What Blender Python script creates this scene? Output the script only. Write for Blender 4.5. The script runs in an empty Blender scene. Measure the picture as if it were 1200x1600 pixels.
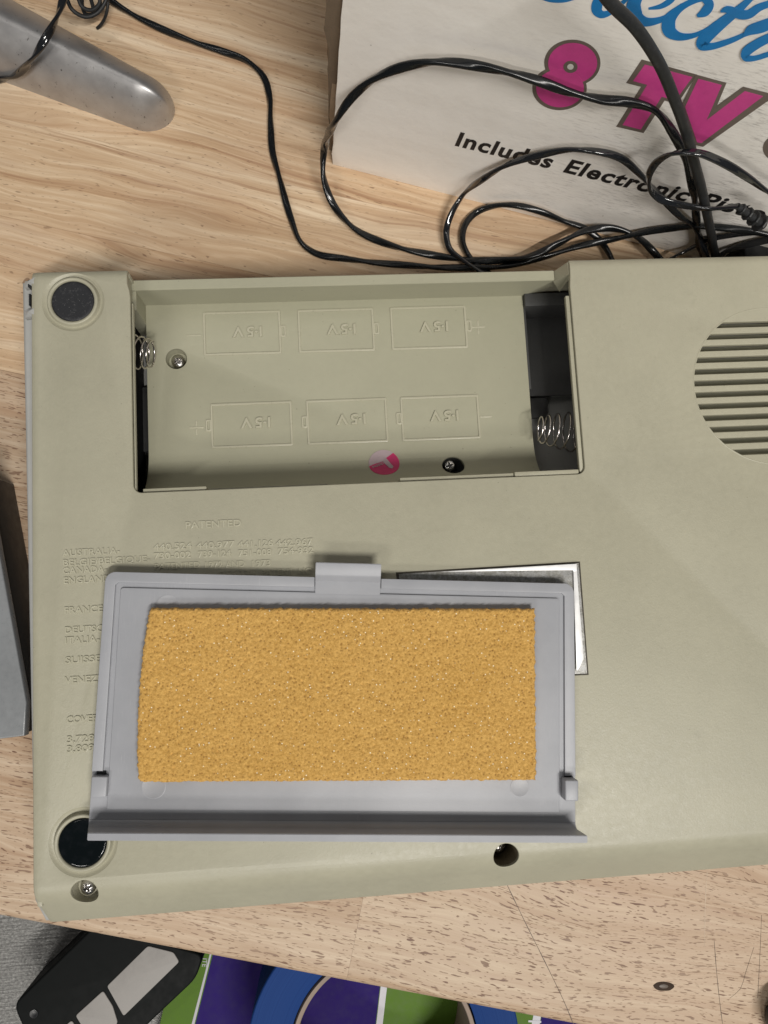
import bpy, bmesh, math, random
from mathutils import Vector, Matrix, Euler, noise
random.seed(7)
R = math.radians
sc = bpy.context.scene
sc.unit_settings.system = 'METRIC'
sc.unit_settings.scale_length = 0.01          # 1 unit = 1 cm

# ------------------------------------------------------------ camera
FPX = 1200.0                                   # focal length in pixels of the 1200x1600 photo
RX = Matrix.Rotation(R(-6.4428), 3, 'X'); RY = Matrix.Rotation(R(3.7260), 3, 'Y'); RZ = Matrix.Rotation(R(3.0268), 3, 'Z')
CFW = RX @ RY @ RZ                             # camera-from-world
WFC = CFW.transposed()
CAM = Vector((0, 0, 34.4))
cd = bpy.data.cameras.new('camera'); cam = bpy.data.objects.new('camera', cd)
sc.collection.objects.link(cam); sc.camera = cam
cam.matrix_world = Matrix.Translation(CAM) @ WFC.to_4x4()
cd.sensor_fit = 'HORIZONTAL'; cd.sensor_width = 36.0; cd.lens = 36.0 * FPX / 1200.0
cd.clip_start = 0.5; cd.clip_end = 2000
cd.dof.use_dof = False

# ------------------------------------------------------------ light
w = bpy.data.worlds.new('World'); sc.world = w; w.use_nodes = True
bg = w.node_tree.nodes['Background']
bg.inputs[0].default_value = (0.93, 0.96, 1.0, 1); bg.inputs[1].default_value = 0.065
def lamp(name, loc, sx, sy, power, col=(1, 0.965, 0.91), target=(2, 0, 0)):
    l = bpy.data.lights.new(name, 'AREA'); l.shape = 'RECTANGLE'; l.size = sx; l.size_y = sy
    l.energy = power; l.color = col
    o = bpy.data.objects.new(name, l); sc.collection.objects.link(o); o.location = loc
    d = Vector(target) - Vector(loc)
    o.rotation_euler = d.to_track_quat('-Z', 'Y').to_euler()
    return o
lamp('ceiling_tube_near', (55, -112, 240), 110, 6, 495000)
lamp('ceiling_tube_near_second', (50, -145, 240), 110, 6, 90000)
lamp('ceiling_tube_left', (-90, -170, 190), 80, 6, 150000)
lamp('ceiling_tube_far', (-60, 60, 200), 120, 8, 32000)
sc.view_settings.view_transform = 'Standard'; sc.view_settings.look = 'None'
sc.view_settings.exposure = 0.0; sc.view_settings.gamma = 1.0
sc.render.engine = 'CYCLES'
sc.cycles.max_bounces = 6

# ------------------------------------------------------------ helpers
COL = sc.collection
def ray(u, v): return WFC @ Vector((u - 600, 800 - v, -FPX))
def P(u, v, z):
    d = ray(u, v); return CAM + d * ((z - CAM.z) / d.z)

def link(name, me, mat=None, parent=None, smooth=35):
    o = bpy.data.objects.new(name, me); COL.objects.link(o)
    if mat is not None:
        me.materials.clear(); me.materials.append(mat)
    if smooth is not None and len(me.polygons):
        me.polygons.foreach_set('use_smooth', [True] * len(me.polygons))
        me.set_sharp_from_angle(angle=R(smooth))
    if parent is not None: o.parent = parent
    return o
def thing(name, label, cat, loc=(0, 0, 0), rz=0, group=None):
    o = bpy.data.objects.new(name, None); COL.objects.link(o)
    o.location = loc; o.rotation_euler = (0, 0, rz); o.empty_display_size = 1
    o['label'] = label; o['category'] = cat
    if group: o['group'] = group
    return o
def tag(o, label, cat, group=None):
    o['label'] = label; o['category'] = cat
    if group: o['group'] = group
    return o
def from_bm(name, bm, mat=None, parent=None, smooth=35):
    me = bpy.data.meshes.new(name); bm.to_mesh(me); bm.free()
    return link(name, me, mat, parent, smooth)
def bbox_bm(x0, x1, y0, y1, z0, z1, bev=0.0, seg=2, bm=None):
    own = bm is None
    b = bmesh.new()
    r = bmesh.ops.create_cube(b, size=1)
    for v in b.verts:
        v.co = Vector(((x0 + x1) / 2 + v.co.x * (x1 - x0), (y0 + y1) / 2 + v.co.y * (y1 - y0), (z0 + z1) / 2 + v.co.z * (z1 - z0)))
    if bev > 0:
        bmesh.ops.bevel(b, geom=b.edges[:], offset=bev, segments=seg, affect='EDGES', profile=0.5)
    if own: return b
    me = bpy.data.meshes.new('t'); b.to_mesh(me); b.free(); bm.from_mesh(me); bpy.data.meshes.remove(me)
    return bm
def box(name, x0, x1, y0, y1, z0, z1, mat, parent, bev=0.03, seg=2):
    return from_bm(name, bbox_bm(x0, x1, y0, y1, z0, z1, bev, seg), mat, parent)

def rrect(x0, x1, y0, y1, r=0.0, n=5):
    rs = r if isinstance(r, (tuple, list)) else (r, r, r, r)   # bl, br, tr, tl
    pts = []
    for (cx, cy, a0, q) in ((x0, y0, 180, 0), (x1, y0, 270, 1), (x1, y1, 0, 2), (x0, y1, 90, 3)):
        rr = rs[q]
        if rr <= 0: pts.append((cx, cy)); continue
        ox = cx + (rr if q in (0, 3) else -rr); oy = cy + (rr if q in (0, 1) else -rr)
        for i in range(n + 1):
            a = R(a0 + 90 * i / n); pts.append((ox + rr * math.cos(a), oy + rr * math.sin(a)))
    return pts
def circ(cx, cy, r, n=40, ry=None):
    ry = ry or r
    return [(cx + r * math.cos(2 * math.pi * i / n), cy + ry * math.sin(2 * math.pi * i / n)) for i in range(n)]

def panel_mesh(loops, thick, bev=0.0, bres=2):
    """flat plate with holes: top at z=0, bottom at z=-thick"""
    cu = bpy.data.curves.new('c', 'CURVE'); cu.dimensions = '2D'; cu.fill_mode = 'BOTH'
    cu.extrude = max(thick / 2 - bev, 0.0001); cu.bevel_depth = bev; cu.bevel_resolution = bres
    if bev: cu.offset = -bev
    for lp in loops:
        s = cu.splines.new('POLY'); s.points.add(len(lp) - 1); s.use_cyclic_u = True
        for p, q in zip(s.points, lp): p.co = (q[0], q[1], 0, 1)
    o = bpy.data.objects.new('c', cu); COL.objects.link(o)
    dg = bpy.context.evaluated_depsgraph_get()
    me = bpy.data.meshes.new_from_object(o.evaluated_get(dg))
    bpy.data.objects.remove(o); bpy.data.curves.remove(cu)
    for v in me.vertices: v.co.z -= thick / 2
    bm = bmesh.new(); bm.from_mesh(me); bpy.data.meshes.remove(me)
    bmesh.ops.remove_doubles(bm, verts=bm.verts[:], dist=0.0005)
    return bm
def slice_bm(bm, xs=(), ys=()):
    for x in xs:
        bmesh.ops.bisect_plane(bm, geom=bm.verts[:] + bm.edges[:] + bm.faces[:], plane_co=(x, 0, 0), plane_no=(1, 0, 0), dist=1e-5)
    for y in ys:
        bmesh.ops.bisect_plane(bm, geom=bm.verts[:] + bm.edges[:] + bm.faces[:], plane_co=(0, y, 0), plane_no=(0, 1, 0), dist=1e-5)
def warp(bm, f):
    for v in bm.verts: v.co = Vector(f(*v.co))
def text_bm(s, size, thick, bev=0.0, offset=0.0, shear=0.0, align='LEFT', spacing=1.0, sx=1.0):
    cu = bpy.data.curves.new('t', 'FONT'); cu.body = s; cu.size = size; cu.extrude = thick / 2; cu.bevel_depth = bev
    cu.bevel_resolution = 1; cu.offset = offset; cu.shear = shear; cu.align_x = align; cu.space_character = spacing; cu.resolution_u = 3
    o = bpy.data.objects.new('t', cu); COL.objects.link(o)
    dg = bpy.context.evaluated_depsgraph_get()
    me = bpy.data.meshes.new_from_object(o.evaluated_get(dg))
    bpy.data.objects.remove(o); bpy.data.curves.remove(cu)
    bm = bmesh.new(); bm.from_mesh(me); bpy.data.meshes.remove(me)
    for v in bm.verts: v.co.x *= sx
    return bm
def merge(bms):
    out = bmesh.new()
    for b in bms:
        me = bpy.data.meshes.new('t'); b.to_mesh(me); b.free(); out.from_mesh(me); bpy.data.meshes.remove(me)
    return out
def lathe_bm(prof, n=48, loc=(0, 0, 0), rot=None):
    bm = bmesh.new(); rings = []
    for r, z in prof:
        if r < 1e-6: rings.append([bm.verts.new((0, 0, z))])
        else: rings.append([bm.verts.new((r * math.cos(2 * math.pi * i / n), r * math.sin(2 * math.pi * i / n), z)) for i in range(n)])
    for a, b in zip(rings, rings[1:]):
        for i in range(n):
            j = (i + 1) % n
            if len(a) == 1 and len(b) == 1: continue
            if len(a) == 1: bm.faces.new((a[0], b[j], b[i]))
            elif len(b) == 1: bm.faces.new((a[i], a[j], b[0]))
            else: bm.faces.new((a[i], a[j], b[j], b[i]))
    bmesh.ops.recalc_face_normals(bm, faces=bm.faces[:])
    M = Matrix.Translation(loc) @ (rot.to_4x4() if rot else Matrix.Identity(4))
    bm.transform(M); return bm
def catmull(pts, step=0.12):
    pts = [Vector(p) for p in pts]; e = [2 * pts[0] - pts[1]] + pts + [2 * pts[-1] - pts[-2]]
    out = []
    for i in range(1, len(e) - 2):
        p0, p1, p2, p3 = e[i - 1:i + 3]; n = max(2, int((p2 - p1).length / step))
        # centripetal parametrisation
        t0 = 0; t1 = t0 + max((p1 - p0).length, 1e-4) ** .5; t2 = t1 + max((p2 - p1).length, 1e-4) ** .5; t3 = t2 + max((p3 - p2).length, 1e-4) ** .5
        for k in range(n):
            t = t1 + (t2 - t1) * k / n
            A1 = (t1 - t) / (t1 - t0) * p0 + (t - t0) / (t1 - t0) * p1
            A2 = (t2 - t) / (t2 - t1) * p1 + (t - t1) / (t2 - t1) * p2
            A3 = (t3 - t) / (t3 - t2) * p2 + (t - t2) / (t3 - t2) * p3
            B1 = (t2 - t) / (t2 - t0) * A1 + (t - t0) / (t2 - t0) * A2
            B2 = (t3 - t) / (t3 - t1) * A2 + (t - t1) / (t3 - t1) * A3
            out.append((t2 - t) / (t2 - t1) * B1 + (t - t1) / (t2 - t1) * B2)
    out.append(pts[-1]); return out
def sweep_bm(pts, a, b=None, turn=0.0, n=12, peanut=0.0, phase=0.0):
    """a x b oval cross-section carried along pts; turn = cm per full twist (0 none)"""
    b = b or a; bm = bmesh.new(); rings = []
    T0 = (pts[1] - pts[0]).normalized(); N = T0.orthogonal().normalized(); L = 0
    if abs(T0.z) < 0.95:
        N = T0.cross(Vector((0, 0, 1))).normalized()
    for i, p in enumerate(pts):
        T = (pts[min(i + 1, len(pts) - 1)] - pts[max(i - 1, 0)]).normalized()
        N = (N - T * N.dot(T)).normalized(); B = T.cross(N)
        if i: L += (p - pts[i - 1]).length
        tw = phase + (2 * math.pi * L / turn if turn else 0)
        ring = []
        for k in range(n):
            th = 2 * math.pi * k / n; x = a * math.cos(th); y = b * math.sin(th) * (1 - peanut * (abs(math.sin(th)) ** 4))
            X = x * math.cos(tw) - y * math.sin(tw); Y = x * math.sin(tw) + y * math.cos(tw)
            ring.append(bm.verts.new(p + N * X + B * Y))
        rings.append(ring)
    for r0, r1 in zip(rings, rings[1:]):
        for k in range(n): bm.faces.new((r0[k], r0[(k + 1) % n], r1[(k + 1) % n], r1[k]))
    bm.faces.new(rings[0][::-1]); bm.faces.new(rings[-1])
    bmesh.ops.recalc_face_normals(bm, faces=bm.faces[:])
    return bm

# ------------------------------------------------------------ materials
class NT:
    def __init__(s, name):
        s.m = bpy.data.materials.new(name); s.m.use_nodes = True; s.t = s.m.node_tree; s.n = s.t.nodes
        s.b = s.n['Principled BSDF']; s.tc = s.n.new('ShaderNodeTexCoord')
    def L(s, a, b): s.t.links.new(a, b)
    def map(s, scale=(1, 1, 1), rot=(0, 0, 0), loc=(0, 0, 0), src=None, wv=None):
        m = s.n.new('ShaderNodeMapping'); m.inputs['Scale'].default_value = scale; m.inputs['Rotation'].default_value = rot; m.inputs['Location'].default_value = loc
        s.L(src or s.tc.outputs['Object'], m.inputs[0]); return m.outputs[0]
    def noise(s, vec, scale, detail=4, rough=0.55, dist=0.0):
        t = s.n.new('ShaderNodeTexNoise'); t.inputs['Scale'].default_value = scale; t.inputs['Detail'].default_value = detail
        t.inputs['Roughness'].default_value = rough; t.inputs['Distortion'].default_value = dist; s.L(vec, t.inputs['Vector']); return t.outputs[0]
    def voro(s, vec, scale, out='Distance', feature='F1', rnd=1.0):
        t = s.n.new('ShaderNodeTexVoronoi'); t.feature = feature; t.inputs['Scale'].default_value = scale; t.inputs['Randomness'].default_value = rnd
        s.L(vec, t.inputs['Vector']); return t.outputs[out]
    def ramp(s, fac, stops, interp='LINEAR'):
        r = s.n.new('ShaderNodeValToRGB'); r.color_ramp.interpolation = interp
        e = r.color_ramp.elements
        while len(e) > 1: e.remove(e[-1])
        e[0].position = stops[0][0]; e[0].color = (*stops[0][1], 1) if len(stops[0][1]) == 3 else stops[0][1]
        for p, c in stops[1:]:
            x = e.new(p); x.color = (*c, 1)
        s.L(fac, r.inputs[0]); return r.outputs[0]
    def g(s, fac, a, b, lo=0.0, hi=1.0):
        r = s.n.new('ShaderNodeMapRange'); r.inputs[1].default_value = a; r.inputs[2].default_value = b; r.inputs[3].default_value = lo; r.inputs[4].default_value = hi
        s.L(fac, r.inputs[0]); return r.outputs[0]
    def mix(s, fac, a, b, mode='MIX'):
        m = s.n.new('ShaderNodeMix'); m.data_type = 'RGBA'; m.blend_type = mode
        for sock, v in ((m.inputs[0], fac), (m.inputs[6], a), (m.inputs[7], b)):
            if isinstance(v, (int, float)): sock.default_value = v
            elif isinstance(v, tuple): sock.default_value = (*v, 1)
            else: s.L(v, sock)
        return m.outputs[2]
    def math(s, op, a, b=0.0):
        m = s.n.new('ShaderNodeMath'); m.operation = op
        for sock, v in ((m.inputs[0], a), (m.inputs[1], b)):
            if isinstance(v, (int, float)): sock.default_value = v
            else: s.L(v, sock)
        return m.outputs[0]
    def bump(s, h, strength=0.3, dist=0.02, prev=None):
        b = s.n.new('ShaderNodeBump'); b.inputs['Strength'].default_value = strength; b.inputs['Distance'].default_value = dist
        s.L(h, b.inputs['Height'])
        if prev: s.L(prev, b.inputs['Normal'])
        s.L(b.outputs[0], s.b.inputs['Normal']); return b.outputs[0]
    def col(s, c):
        if isinstance(c, tuple): s.b.inputs['Base Color'].default_value = (*c, 1)
        else: s.L(c, s.b.inputs['Base Color'])
        return s
    def rough(s, r):
        if isinstance(r, (int, float)): s.b.inputs['Roughness'].default_value = r
        else: s.L(r, s.b.inputs['Roughness'])
        return s

def plastic(name, c, rough=0.45, grain=60, gs=0.25, mott=0.06, spec=0.5, scuff=False):
    t = NT(name); v = t.tc.outputs['Object']
    n1 = t.noise(v, 0.35, 4); n2 = t.noise(v, 4.0, 3)
    lo = tuple(x * (1 - mott) for x in c); hi = tuple(min(1, x * (1 + mott)) for x in c)
    k = t.math('ADD', t.math('MULTIPLY', n1, 0.7), t.math('MULTIPLY', n2, 0.3))
    c1 = t.mix(t.g(k, 0.35, 0.65), lo, hi)
    sp = t.noise(v, 9, 2); c1 = t.mix(t.g(sp, 0.745, 0.765, 0, 0.55), c1, tuple(x * 0.25 for x in c))
    if scuff:
        s1 = t.noise(t.map((0.5, 16, 1), (0, 0, R(32))), 1.0, 3, 0.6); s2 = t.noise(t.map((14, 0.6, 1), (0, 0, R(-8)), (3, 5, 0)), 1.0, 3, 0.6); sm = t.noise(v, 0.45, 2)
        k2 = t.math('MULTIPLY', t.math('MAXIMUM', t.g(s1, 0.70, 0.73), t.g(s2, 0.71, 0.735)), t.g(sm, 0.48, 0.6, 0, 0.28))
        c1 = t.mix(k2, c1, tuple(min(1, x * 1.45) for x in c))
        gm = t.noise(v, 1.1, 6, 0.75); c1 = t.mix(t.g(gm, 0.60, 0.78, 0, 0.22), c1, tuple(x * 0.55 for x in c))
    t.col(c1); gr = t.noise(v, grain, 2); gr2 = t.noise(v, grain * .35, 2)
    t.rough(t.g(n2, 0.3, 0.7, rough - 0.05, rough + 0.06)); t.b.inputs['Specular IOR Level'].default_value = spec
    t.bump(t.math('ADD', gr, gr2), gs, 0.012)
    return t.m
M_TAN = plastic('tan_plastic', (0.385, 0.368, 0.276), 0.42, 34, 0.50, 0.05, 0.5, True)
M_TANIN = plastic('tan_plastic_inner', (0.37, 0.36, 0.265), 0.5, 40, 0.15, 0.03, 0.35)
M_GREYSH = plastic('grey_shell_plastic', (0.40, 0.40, 0.385), 0.45, 40, 0.2, 0.04)
M_EMB = plastic('tan_lightened_letters', (0.43, 0.412, 0.31), 0.30, 20, 0.02, 0.02, 0.5)  # casing tan made lighter, painting highlights onto the raised strokes
M_DARKIN = plastic('dark_interior', (0.010, 0.010, 0.010), 0.6, 20, 0.2, 0.3, 0.3)  # near-black so the open cavity looks dark; shade put into the colour
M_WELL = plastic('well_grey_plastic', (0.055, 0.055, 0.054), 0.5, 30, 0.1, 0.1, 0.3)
M_WELLB = plastic('brown_boss_plastic', (0.17, 0.14, 0.09), 0.5, 30, 0.1, 0.1)
M_BLK = plastic('black_plastic', (0.006, 0.007, 0.009), 0.35, 30, 0.1, 0.2, 0.5)

def cover_mat():
    t = NT('grey_cover_plastic'); v = t.tc.outputs['Object']
    n1 = t.noise(v, 0.5, 4); c = t.mix(t.g(n1, 0.35, 0.65), (0.312, 0.320, 0.345), (0.352, 0.360, 0.386))
    # drag scuffs of the moulding running along the short side
    s = t.noise(t.map((14, 0.5, 14)), 3, 4); s2 = t.noise(v, 0.6, 2)
    sm = t.math('MULTIPLY', t.g(s, 0.58, 0.72, 0, 1), t.g(s2, 0.5, 0.65, 0, 0.35))
    c = t.mix(sm, c, (0.55, 0.55, 0.56)); t.col(c)
    t.rough(0.42); gr = t.noise(v, 45, 3); t.bump(t.math('ADD', gr, t.math('MULTIPLY', s, 0.5)), 0.3, 0.01)
    return t.m
M_COVER = cover_mat()

def foam_mat():
    t = NT('orange_foam'); v = t.tc.outputs['Object']
    ce = t.voro(v, 7.5, 'Distance'); big = t.noise(v, 0.28, 3); mid = t.noise(v, 12, 4, 0.8)
    base = t.mix(t.g(big, 0.3, 0.7), (0.54, 0.29, 0.055), (0.62, 0.35, 0.085))
    fine = t.mix(t.g(mid, 0.36, 0.64), (0.29, 0.15, 0.03), (0.80, 0.51, 0.165))
    c = t.mix(0.52, base, fine)
    c = t.mix(t.g(ce, 0.12, 0.34, 0.6, 0), c, (0.20, 0.085, 0.015))
    hole = t.voro(v, 2.6, 'Distance'); c = t.mix(t.g(hole, 0.05, 0.11, 0.6, 0), c, (0.22, 0.1, 0.02))
    # glints on the cell walls, painted as tiny pale dots
    vt = t.n.new('ShaderNodeTexVoronoi'); vt.inputs['Scale'].default_value = 6.5; t.L(v, vt.inputs['Vector'])
    sep = t.n.new('ShaderNodeSeparateColor'); t.L(vt.outputs['Color'], sep.inputs[0])
    pick = t.g(sep.outputs[0], 0.52, 0.56); dot = t.g(vt.outputs['Distance'], 0.09, 0.17, 1, 0)
    gl = t.math('MULTIPLY', pick, dot); c = t.mix(gl, c, (0.95, 0.88, 0.68)); t.col(c)
    t.rough(t.g(gl, 0, 1, 0.85, 0.25)); t.b.inputs['Specular IOR Level'].default_value = 0.3
    t.b.inputs['Sheen Weight'].default_value = 0.15
    t.bump(t.math('ADD', t.math('MULTIPLY', mid, 0.8), ce), 0.9, 0.03)
    return t.m
M_FOAM = foam_mat()

def wood_mat(name, kind):
    t = NT(name)
    oi = t.n.new('ShaderNodeObjectInfo')
    off = t.n.new('ShaderNodeVectorMath'); off.operation = 'SCALE'; off.inputs[0].default_value = (37, 19, 11); t.L(oi.outputs['Random'], off.inputs['Scale'])
    ad = t.n.new('ShaderNodeVectorMath'); ad.operation = 'ADD'; t.L(t.tc.outputs['Object'], ad.inputs[0]); t.L(off.outputs[0], ad.inputs[1])
    P0 = ad.outputs[0]
    # gentle waviness of the grain
    wv = t.noise(t.map((0.055, 0.22, 0.22), src=P0), 1.0, 3, 0.5)
    sepv = t.n.new('ShaderNodeSeparateXYZ'); t.L(P0, sepv.inputs[0])
    yy = t.math('ADD', sepv.outputs[1], t.math('MULTIPLY', t.math('SUBTRACT', wv, 0.5), 3.2 if kind == 'pale' else 3.0))
    cb = t.n.new('ShaderNodeCombineXYZ'); t.L(sepv.outputs[0], cb.inputs[0]); t.L(yy, cb.inputs[1]); t.L(sepv.outputs[2], cb.inputs[2])
    V = cb.outputs[0]
    bands = t.noise(t.map((0.028, 1.15, 0.5), src=V), 1.0, 6, 0.62)
    fine = t.noise(t.map((0.25, 7.0, 3), src=V), 1.0, 5, 0.65)
    lines = t.noise(t.map((0.05, 3.2, 1), src=V), 1.0, 3, 0.5)
    cloud = t.noise(P0, 0.13, 3)
    if kind == 'pale':
        c = t.ramp(bands, [(0.27, (0.36, 0.20, 0.11)), (0.38, (0.55, 0.37, 0.22)), (0.48, (0.66, 0.485, 0.31)), (0.58, (0.74, 0.58, 0.40)), (0.75, (0.83, 0.70, 0.52))])
        c = t.mix(t.g(lines, 0.60, 0.67, 0, 0.55), c, (0.33, 0.18, 0.10)); fk = 0.6; fthr = 0.672
    else:
        c = t.ramp(bands, [(0.30, (0.34, 0.22, 0.14)), (0.42, (0.46, 0.335, 0.225)), (0.55, (0.54, 0.42, 0.30)), (0.72, (0.62, 0.50, 0.37))])
        c = t.mix(t.g(lines, 0.60, 0.68, 0, 0.5), c, (0.34, 0.21, 0.13)); fk = 0.92; fthr = 0.628
    c = t.mix(t.g(fine, 0.35, 0.66, 0.42, 0), c, (0.34, 0.20, 0.115))
    c = t.mix(t.g(fine, 0.5, 0.8, 0, 0.3), c, (0.85, 0.72, 0.56))
    c = t.mix(t.g(cloud, 0.4, 0.62, 0, 0.22), c, (0.52, 0.36, 0.25))
    # pores: short dark dashes lying along the grain
    def dashes(sx, sy, thr, seed, wd):
        n_ = t.noise(t.map((sx, sy, 0.0), src=V, loc=(seed, seed * 1.7, 0)), 1.0, 1.5, 0.5)
        return t.g(n_, thr, thr + wd)
    dens = t.g(t.noise(P0, 0.16, 2), 0.40, 0.60)
    d1 = t.math('MULTIPLY', dashes(1.5, 9.0, fthr, 3, 0.03), t.g(dens, 0, 1, 0.4, 1))
    d2 = t.math('MULTIPLY', dashes(2.6, 16.0, fthr + 0.005, 9, 0.035), 0.8)
    d = t.math('MAXIMUM', d1, d2)
    c = t.mix(t.math('MULTIPLY', d, fk), c, (0.135, 0.062, 0.035))
    t.col(c); t.rough(t.g(fine, 0.3, 0.7, 0.42, 0.6)); t.b.inputs['Specular IOR Level'].default_value = 0.35
    t.bump(t.math('SUBTRACT', t.math('MULTIPLY', fine, 0.5), d), 0.35, 0.02)
    return t.m
M_WOODP = wood_mat('pale_wood', 'pale'); M_WOODF = wood_mat('flecked_wood', 'fleck')

def simple(name, c, rough=0.5, metal=0.0, bump=None, spec=0.5):
    t = NT(name); v = t.tc.outputs['Object']
    n = t.noise(v, 2.5, 4); t.col(t.mix(t.g(n, 0.3, 0.7), tuple(x * 0.92 for x in c), tuple(min(1, x * 1.06) for x in c)))
    t.rough(t.g(n, 0.3, 0.7, rough * 0.88, min(1, rough * 1.12))); t.b.inputs['Metallic'].default_value = metal; t.b.inputs['Specular IOR Level'].default_value = spec
    if bump: t.bump(t.noise(v, bump[0], 3), bump[1], 0.02)
    return t.m
def cable_mat(name, rough, spec=0.5, c=(0.010, 0.011, 0.013)):
    t = NT(name); v = t.tc.outputs['Object']; n = t.noise(v, 5, 4)
    t.col(t.mix(t.g(n, 0.55, 0.75, 0, 0.5), c, tuple(x * 2.5 for x in c)))
    t.rough(t.g(t.noise(v, 1.2, 3), 0.3, 0.7, rough * 0.7, rough * 1.4)); t.b.inputs['Specular IOR Level'].default_value = spec
    t.bump(t.noise(v, 6, 2), 0.1, 0.02); return t.m
M_CAB = cable_mat('cable_rubber', 0.22, 0.45, (0.006, 0.007, 0.008)); M_CABG = cable_mat('cable_glossy', 0.10, 0.8); M_CABM = cable_mat('cable_matte', 0.5, 0.4, (0.014, 0.015, 0.016))
M_STEEL = simple('steel', (0.62, 0.60, 0.57), 0.22, 1.0)
M_SPRING = simple('spring_wire', (0.60, 0.56, 0.54), 0.22, 1.0)
M_STEELD = simple('dark_steel', (0.20, 0.19, 0.18), 0.35, 1.0)
def foot_mat(name, dusty):
    t = NT(name); v = t.tc.outputs['Object']
    if dusty:
        n = t.noise(v, 9, 5, 0.7); c = t.mix(t.g(n, 0.55, 0.75, 0, 0.5), (0.014, 0.015, 0.018), (0.13, 0.13, 0.13))
        sp = t.voro(v, 7); c = t.mix(t.g(sp, 0.06, 0.11, 0.5, 0), c, (0.3, 0.3, 0.3)); t.rough(0.6); t.bump(n, 0.3, 0.02)
    else:
        c = t.mix(t.g(t.noise(v, 3, 3), 0.5, 0.8, 0, 0.4), (0.004, 0.006, 0.007), (0.018, 0.02, 0.024)); t.rough(0.07); t.b.inputs['Specular IOR Level'].default_value = 0.18; t.bump(t.noise(v, 1.2, 2), 0.1, 0.02)
    t.col(c); return t.m
M_FOOTD = foot_mat('dusty_rubber', True); M_FOOTG = foot_mat('glossy_rubber', False)

def box_mat():
    t = NT('worn_white_card'); v = t.tc.outputs['Object']
    n = t.noise(v, 0.25, 5); c = t.mix(t.g(n, 0.35, 0.65), (0.87, 0.83, 0.775), (0.92, 0.885, 0.835))
    # rubbed grey streaks (object x = along the face, z = up)
    s = t.noise(t.map((1.5, 1, 9), (0, R(35), 0)), 1.2, 5, 0.7); m = t.noise(v, 0.35, 3)
    sx = t.n.new('ShaderNodeSeparateXYZ'); t.L(v, sx.inputs[0])
    side = t.g(sx.outputs[0], 6, 15, 0.0, 1.0)
    k = t.math('MULTIPLY', t.math('MULTIPLY', t.g(s, 0.50, 0.66, 0, 0.7), t.g(m, 0.38, 0.55)), side)
    c = t.mix(k, c, (0.27, 0.24, 0.22))
    f = t.noise(v, 3.0, 3); c = t.mix(t.g(f, 0.73, 0.76, 0, 0.6), c, (0.25, 0.2, 0.15))
    t.col(c); t.rough(0.55); t.bump(t.math('ADD', t.noise(v, 0.8, 3), t.math('MULTIPLY', t.noise(v, 20, 2), 0.06)), 0.25, 0.15); return t.m
M_BOX = box_mat()
M_CARD = simple('brown_card', (0.30, 0.215, 0.14), 0.8, 0, (18, 0.5))
M_CARDD = simple('dark_card', (0.16, 0.115, 0.075), 0.85, 0, (18, 0.5))
def ink(name, c):
    t = NT(name); v = t.tc.outputs['Object']; n = t.noise(v, 1.5, 5, 0.7)
    cc = t.mix(t.g(n, 0.3, 0.7), tuple(x * .9 for x in c), tuple(min(1, x * 1.08) for x in c))
    s = t.noise(t.map((2, 1, 14), (0, R(-30), 0)), 1.3, 4, 0.8); cc = t.mix(t.g(s, 0.70, 0.73, 0, 0.7), cc, (0.68, 0.60, 0.58))
    t.col(cc); t.rough(0.45); return t.m
M_PINK = ink('magenta_ink', (0.60, 0.06, 0.27)); M_BLUE = ink('blue_ink', (0.006, 0.19, 0.50)); M_BROWN = ink('brown_ink', (0.15, 0.12, 0.10)); M_BLACKI = ink('black_ink', (0.012, 0.011, 0.012))
M_WHITEP = simple('white_paper', (0.7, 0.67, 0.62), 0.6)

# ------------------------------------------------------------ workbench: laminated boards
bench = thing('workbench', 'laminated light wood workbench top with a rounded front edge', 'workbench', (0, 0, 0), 0)
e0 = P(0, 1437, 0); e1 = P(900, 1607, 0)
edir = (e1 - e0).normalized(); eang = math.atan2(edir.y, edir.x)
TT = 3.0
def grain_frame(origin, ang):
    return Matrix.Translation(origin) @ Matrix.Rotation(ang, 4, 'Z')
org = e0.copy(); org.z = 0
BM = grain_frame(org, eang)
BI = BM.inverted()
def bench_board(x0, x1, y0, y1, mat, front=False):
    bm = bbox_bm(x0, x1, y0, y1, -TT, 0, 0.012 if not front else 0.0, 1)
    if front:
        ed = [e for e in bm.edges if all(abs(v.co.y - y0) < 1e-4 for v in e.verts) and abs(e.verts[0].co.z - e.verts[1].co.z) < 1e-4]
        bmesh.ops.bevel(bm, geom=ed, offset=0.55, segments=8, affect='EDGES', profile=0.5)
    o = from_bm('board', bm, mat, bench, 40)
    o.matrix_world = BM
    return o
ys = [0.0, 7.3, 11.9, 17.0, 22.6, 27.3, 29.6, 34.2, 39.0, 43.5, 48.0, 53.0]
rb = random.Random(3)
for i in range(len(ys) - 1):
    a, b = ys[i] + 0.004, ys[i + 1] - 0.004
    mat = M_WOODF if i < 4 else M_WOODP
    cuts = [-30, 60]
    if i == 0: cuts = [-30, 14.6, 70]
    if i == 5: cuts = [-30, 16.0, 60]
    if i == 7: cuts = [-30, 22.0, 60]
    for c0, c1 in zip(cuts, cuts[1:]):
        bench_board(c0 + 0.003, c1 - 0.003, a, b, mat, i == 0)
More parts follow.
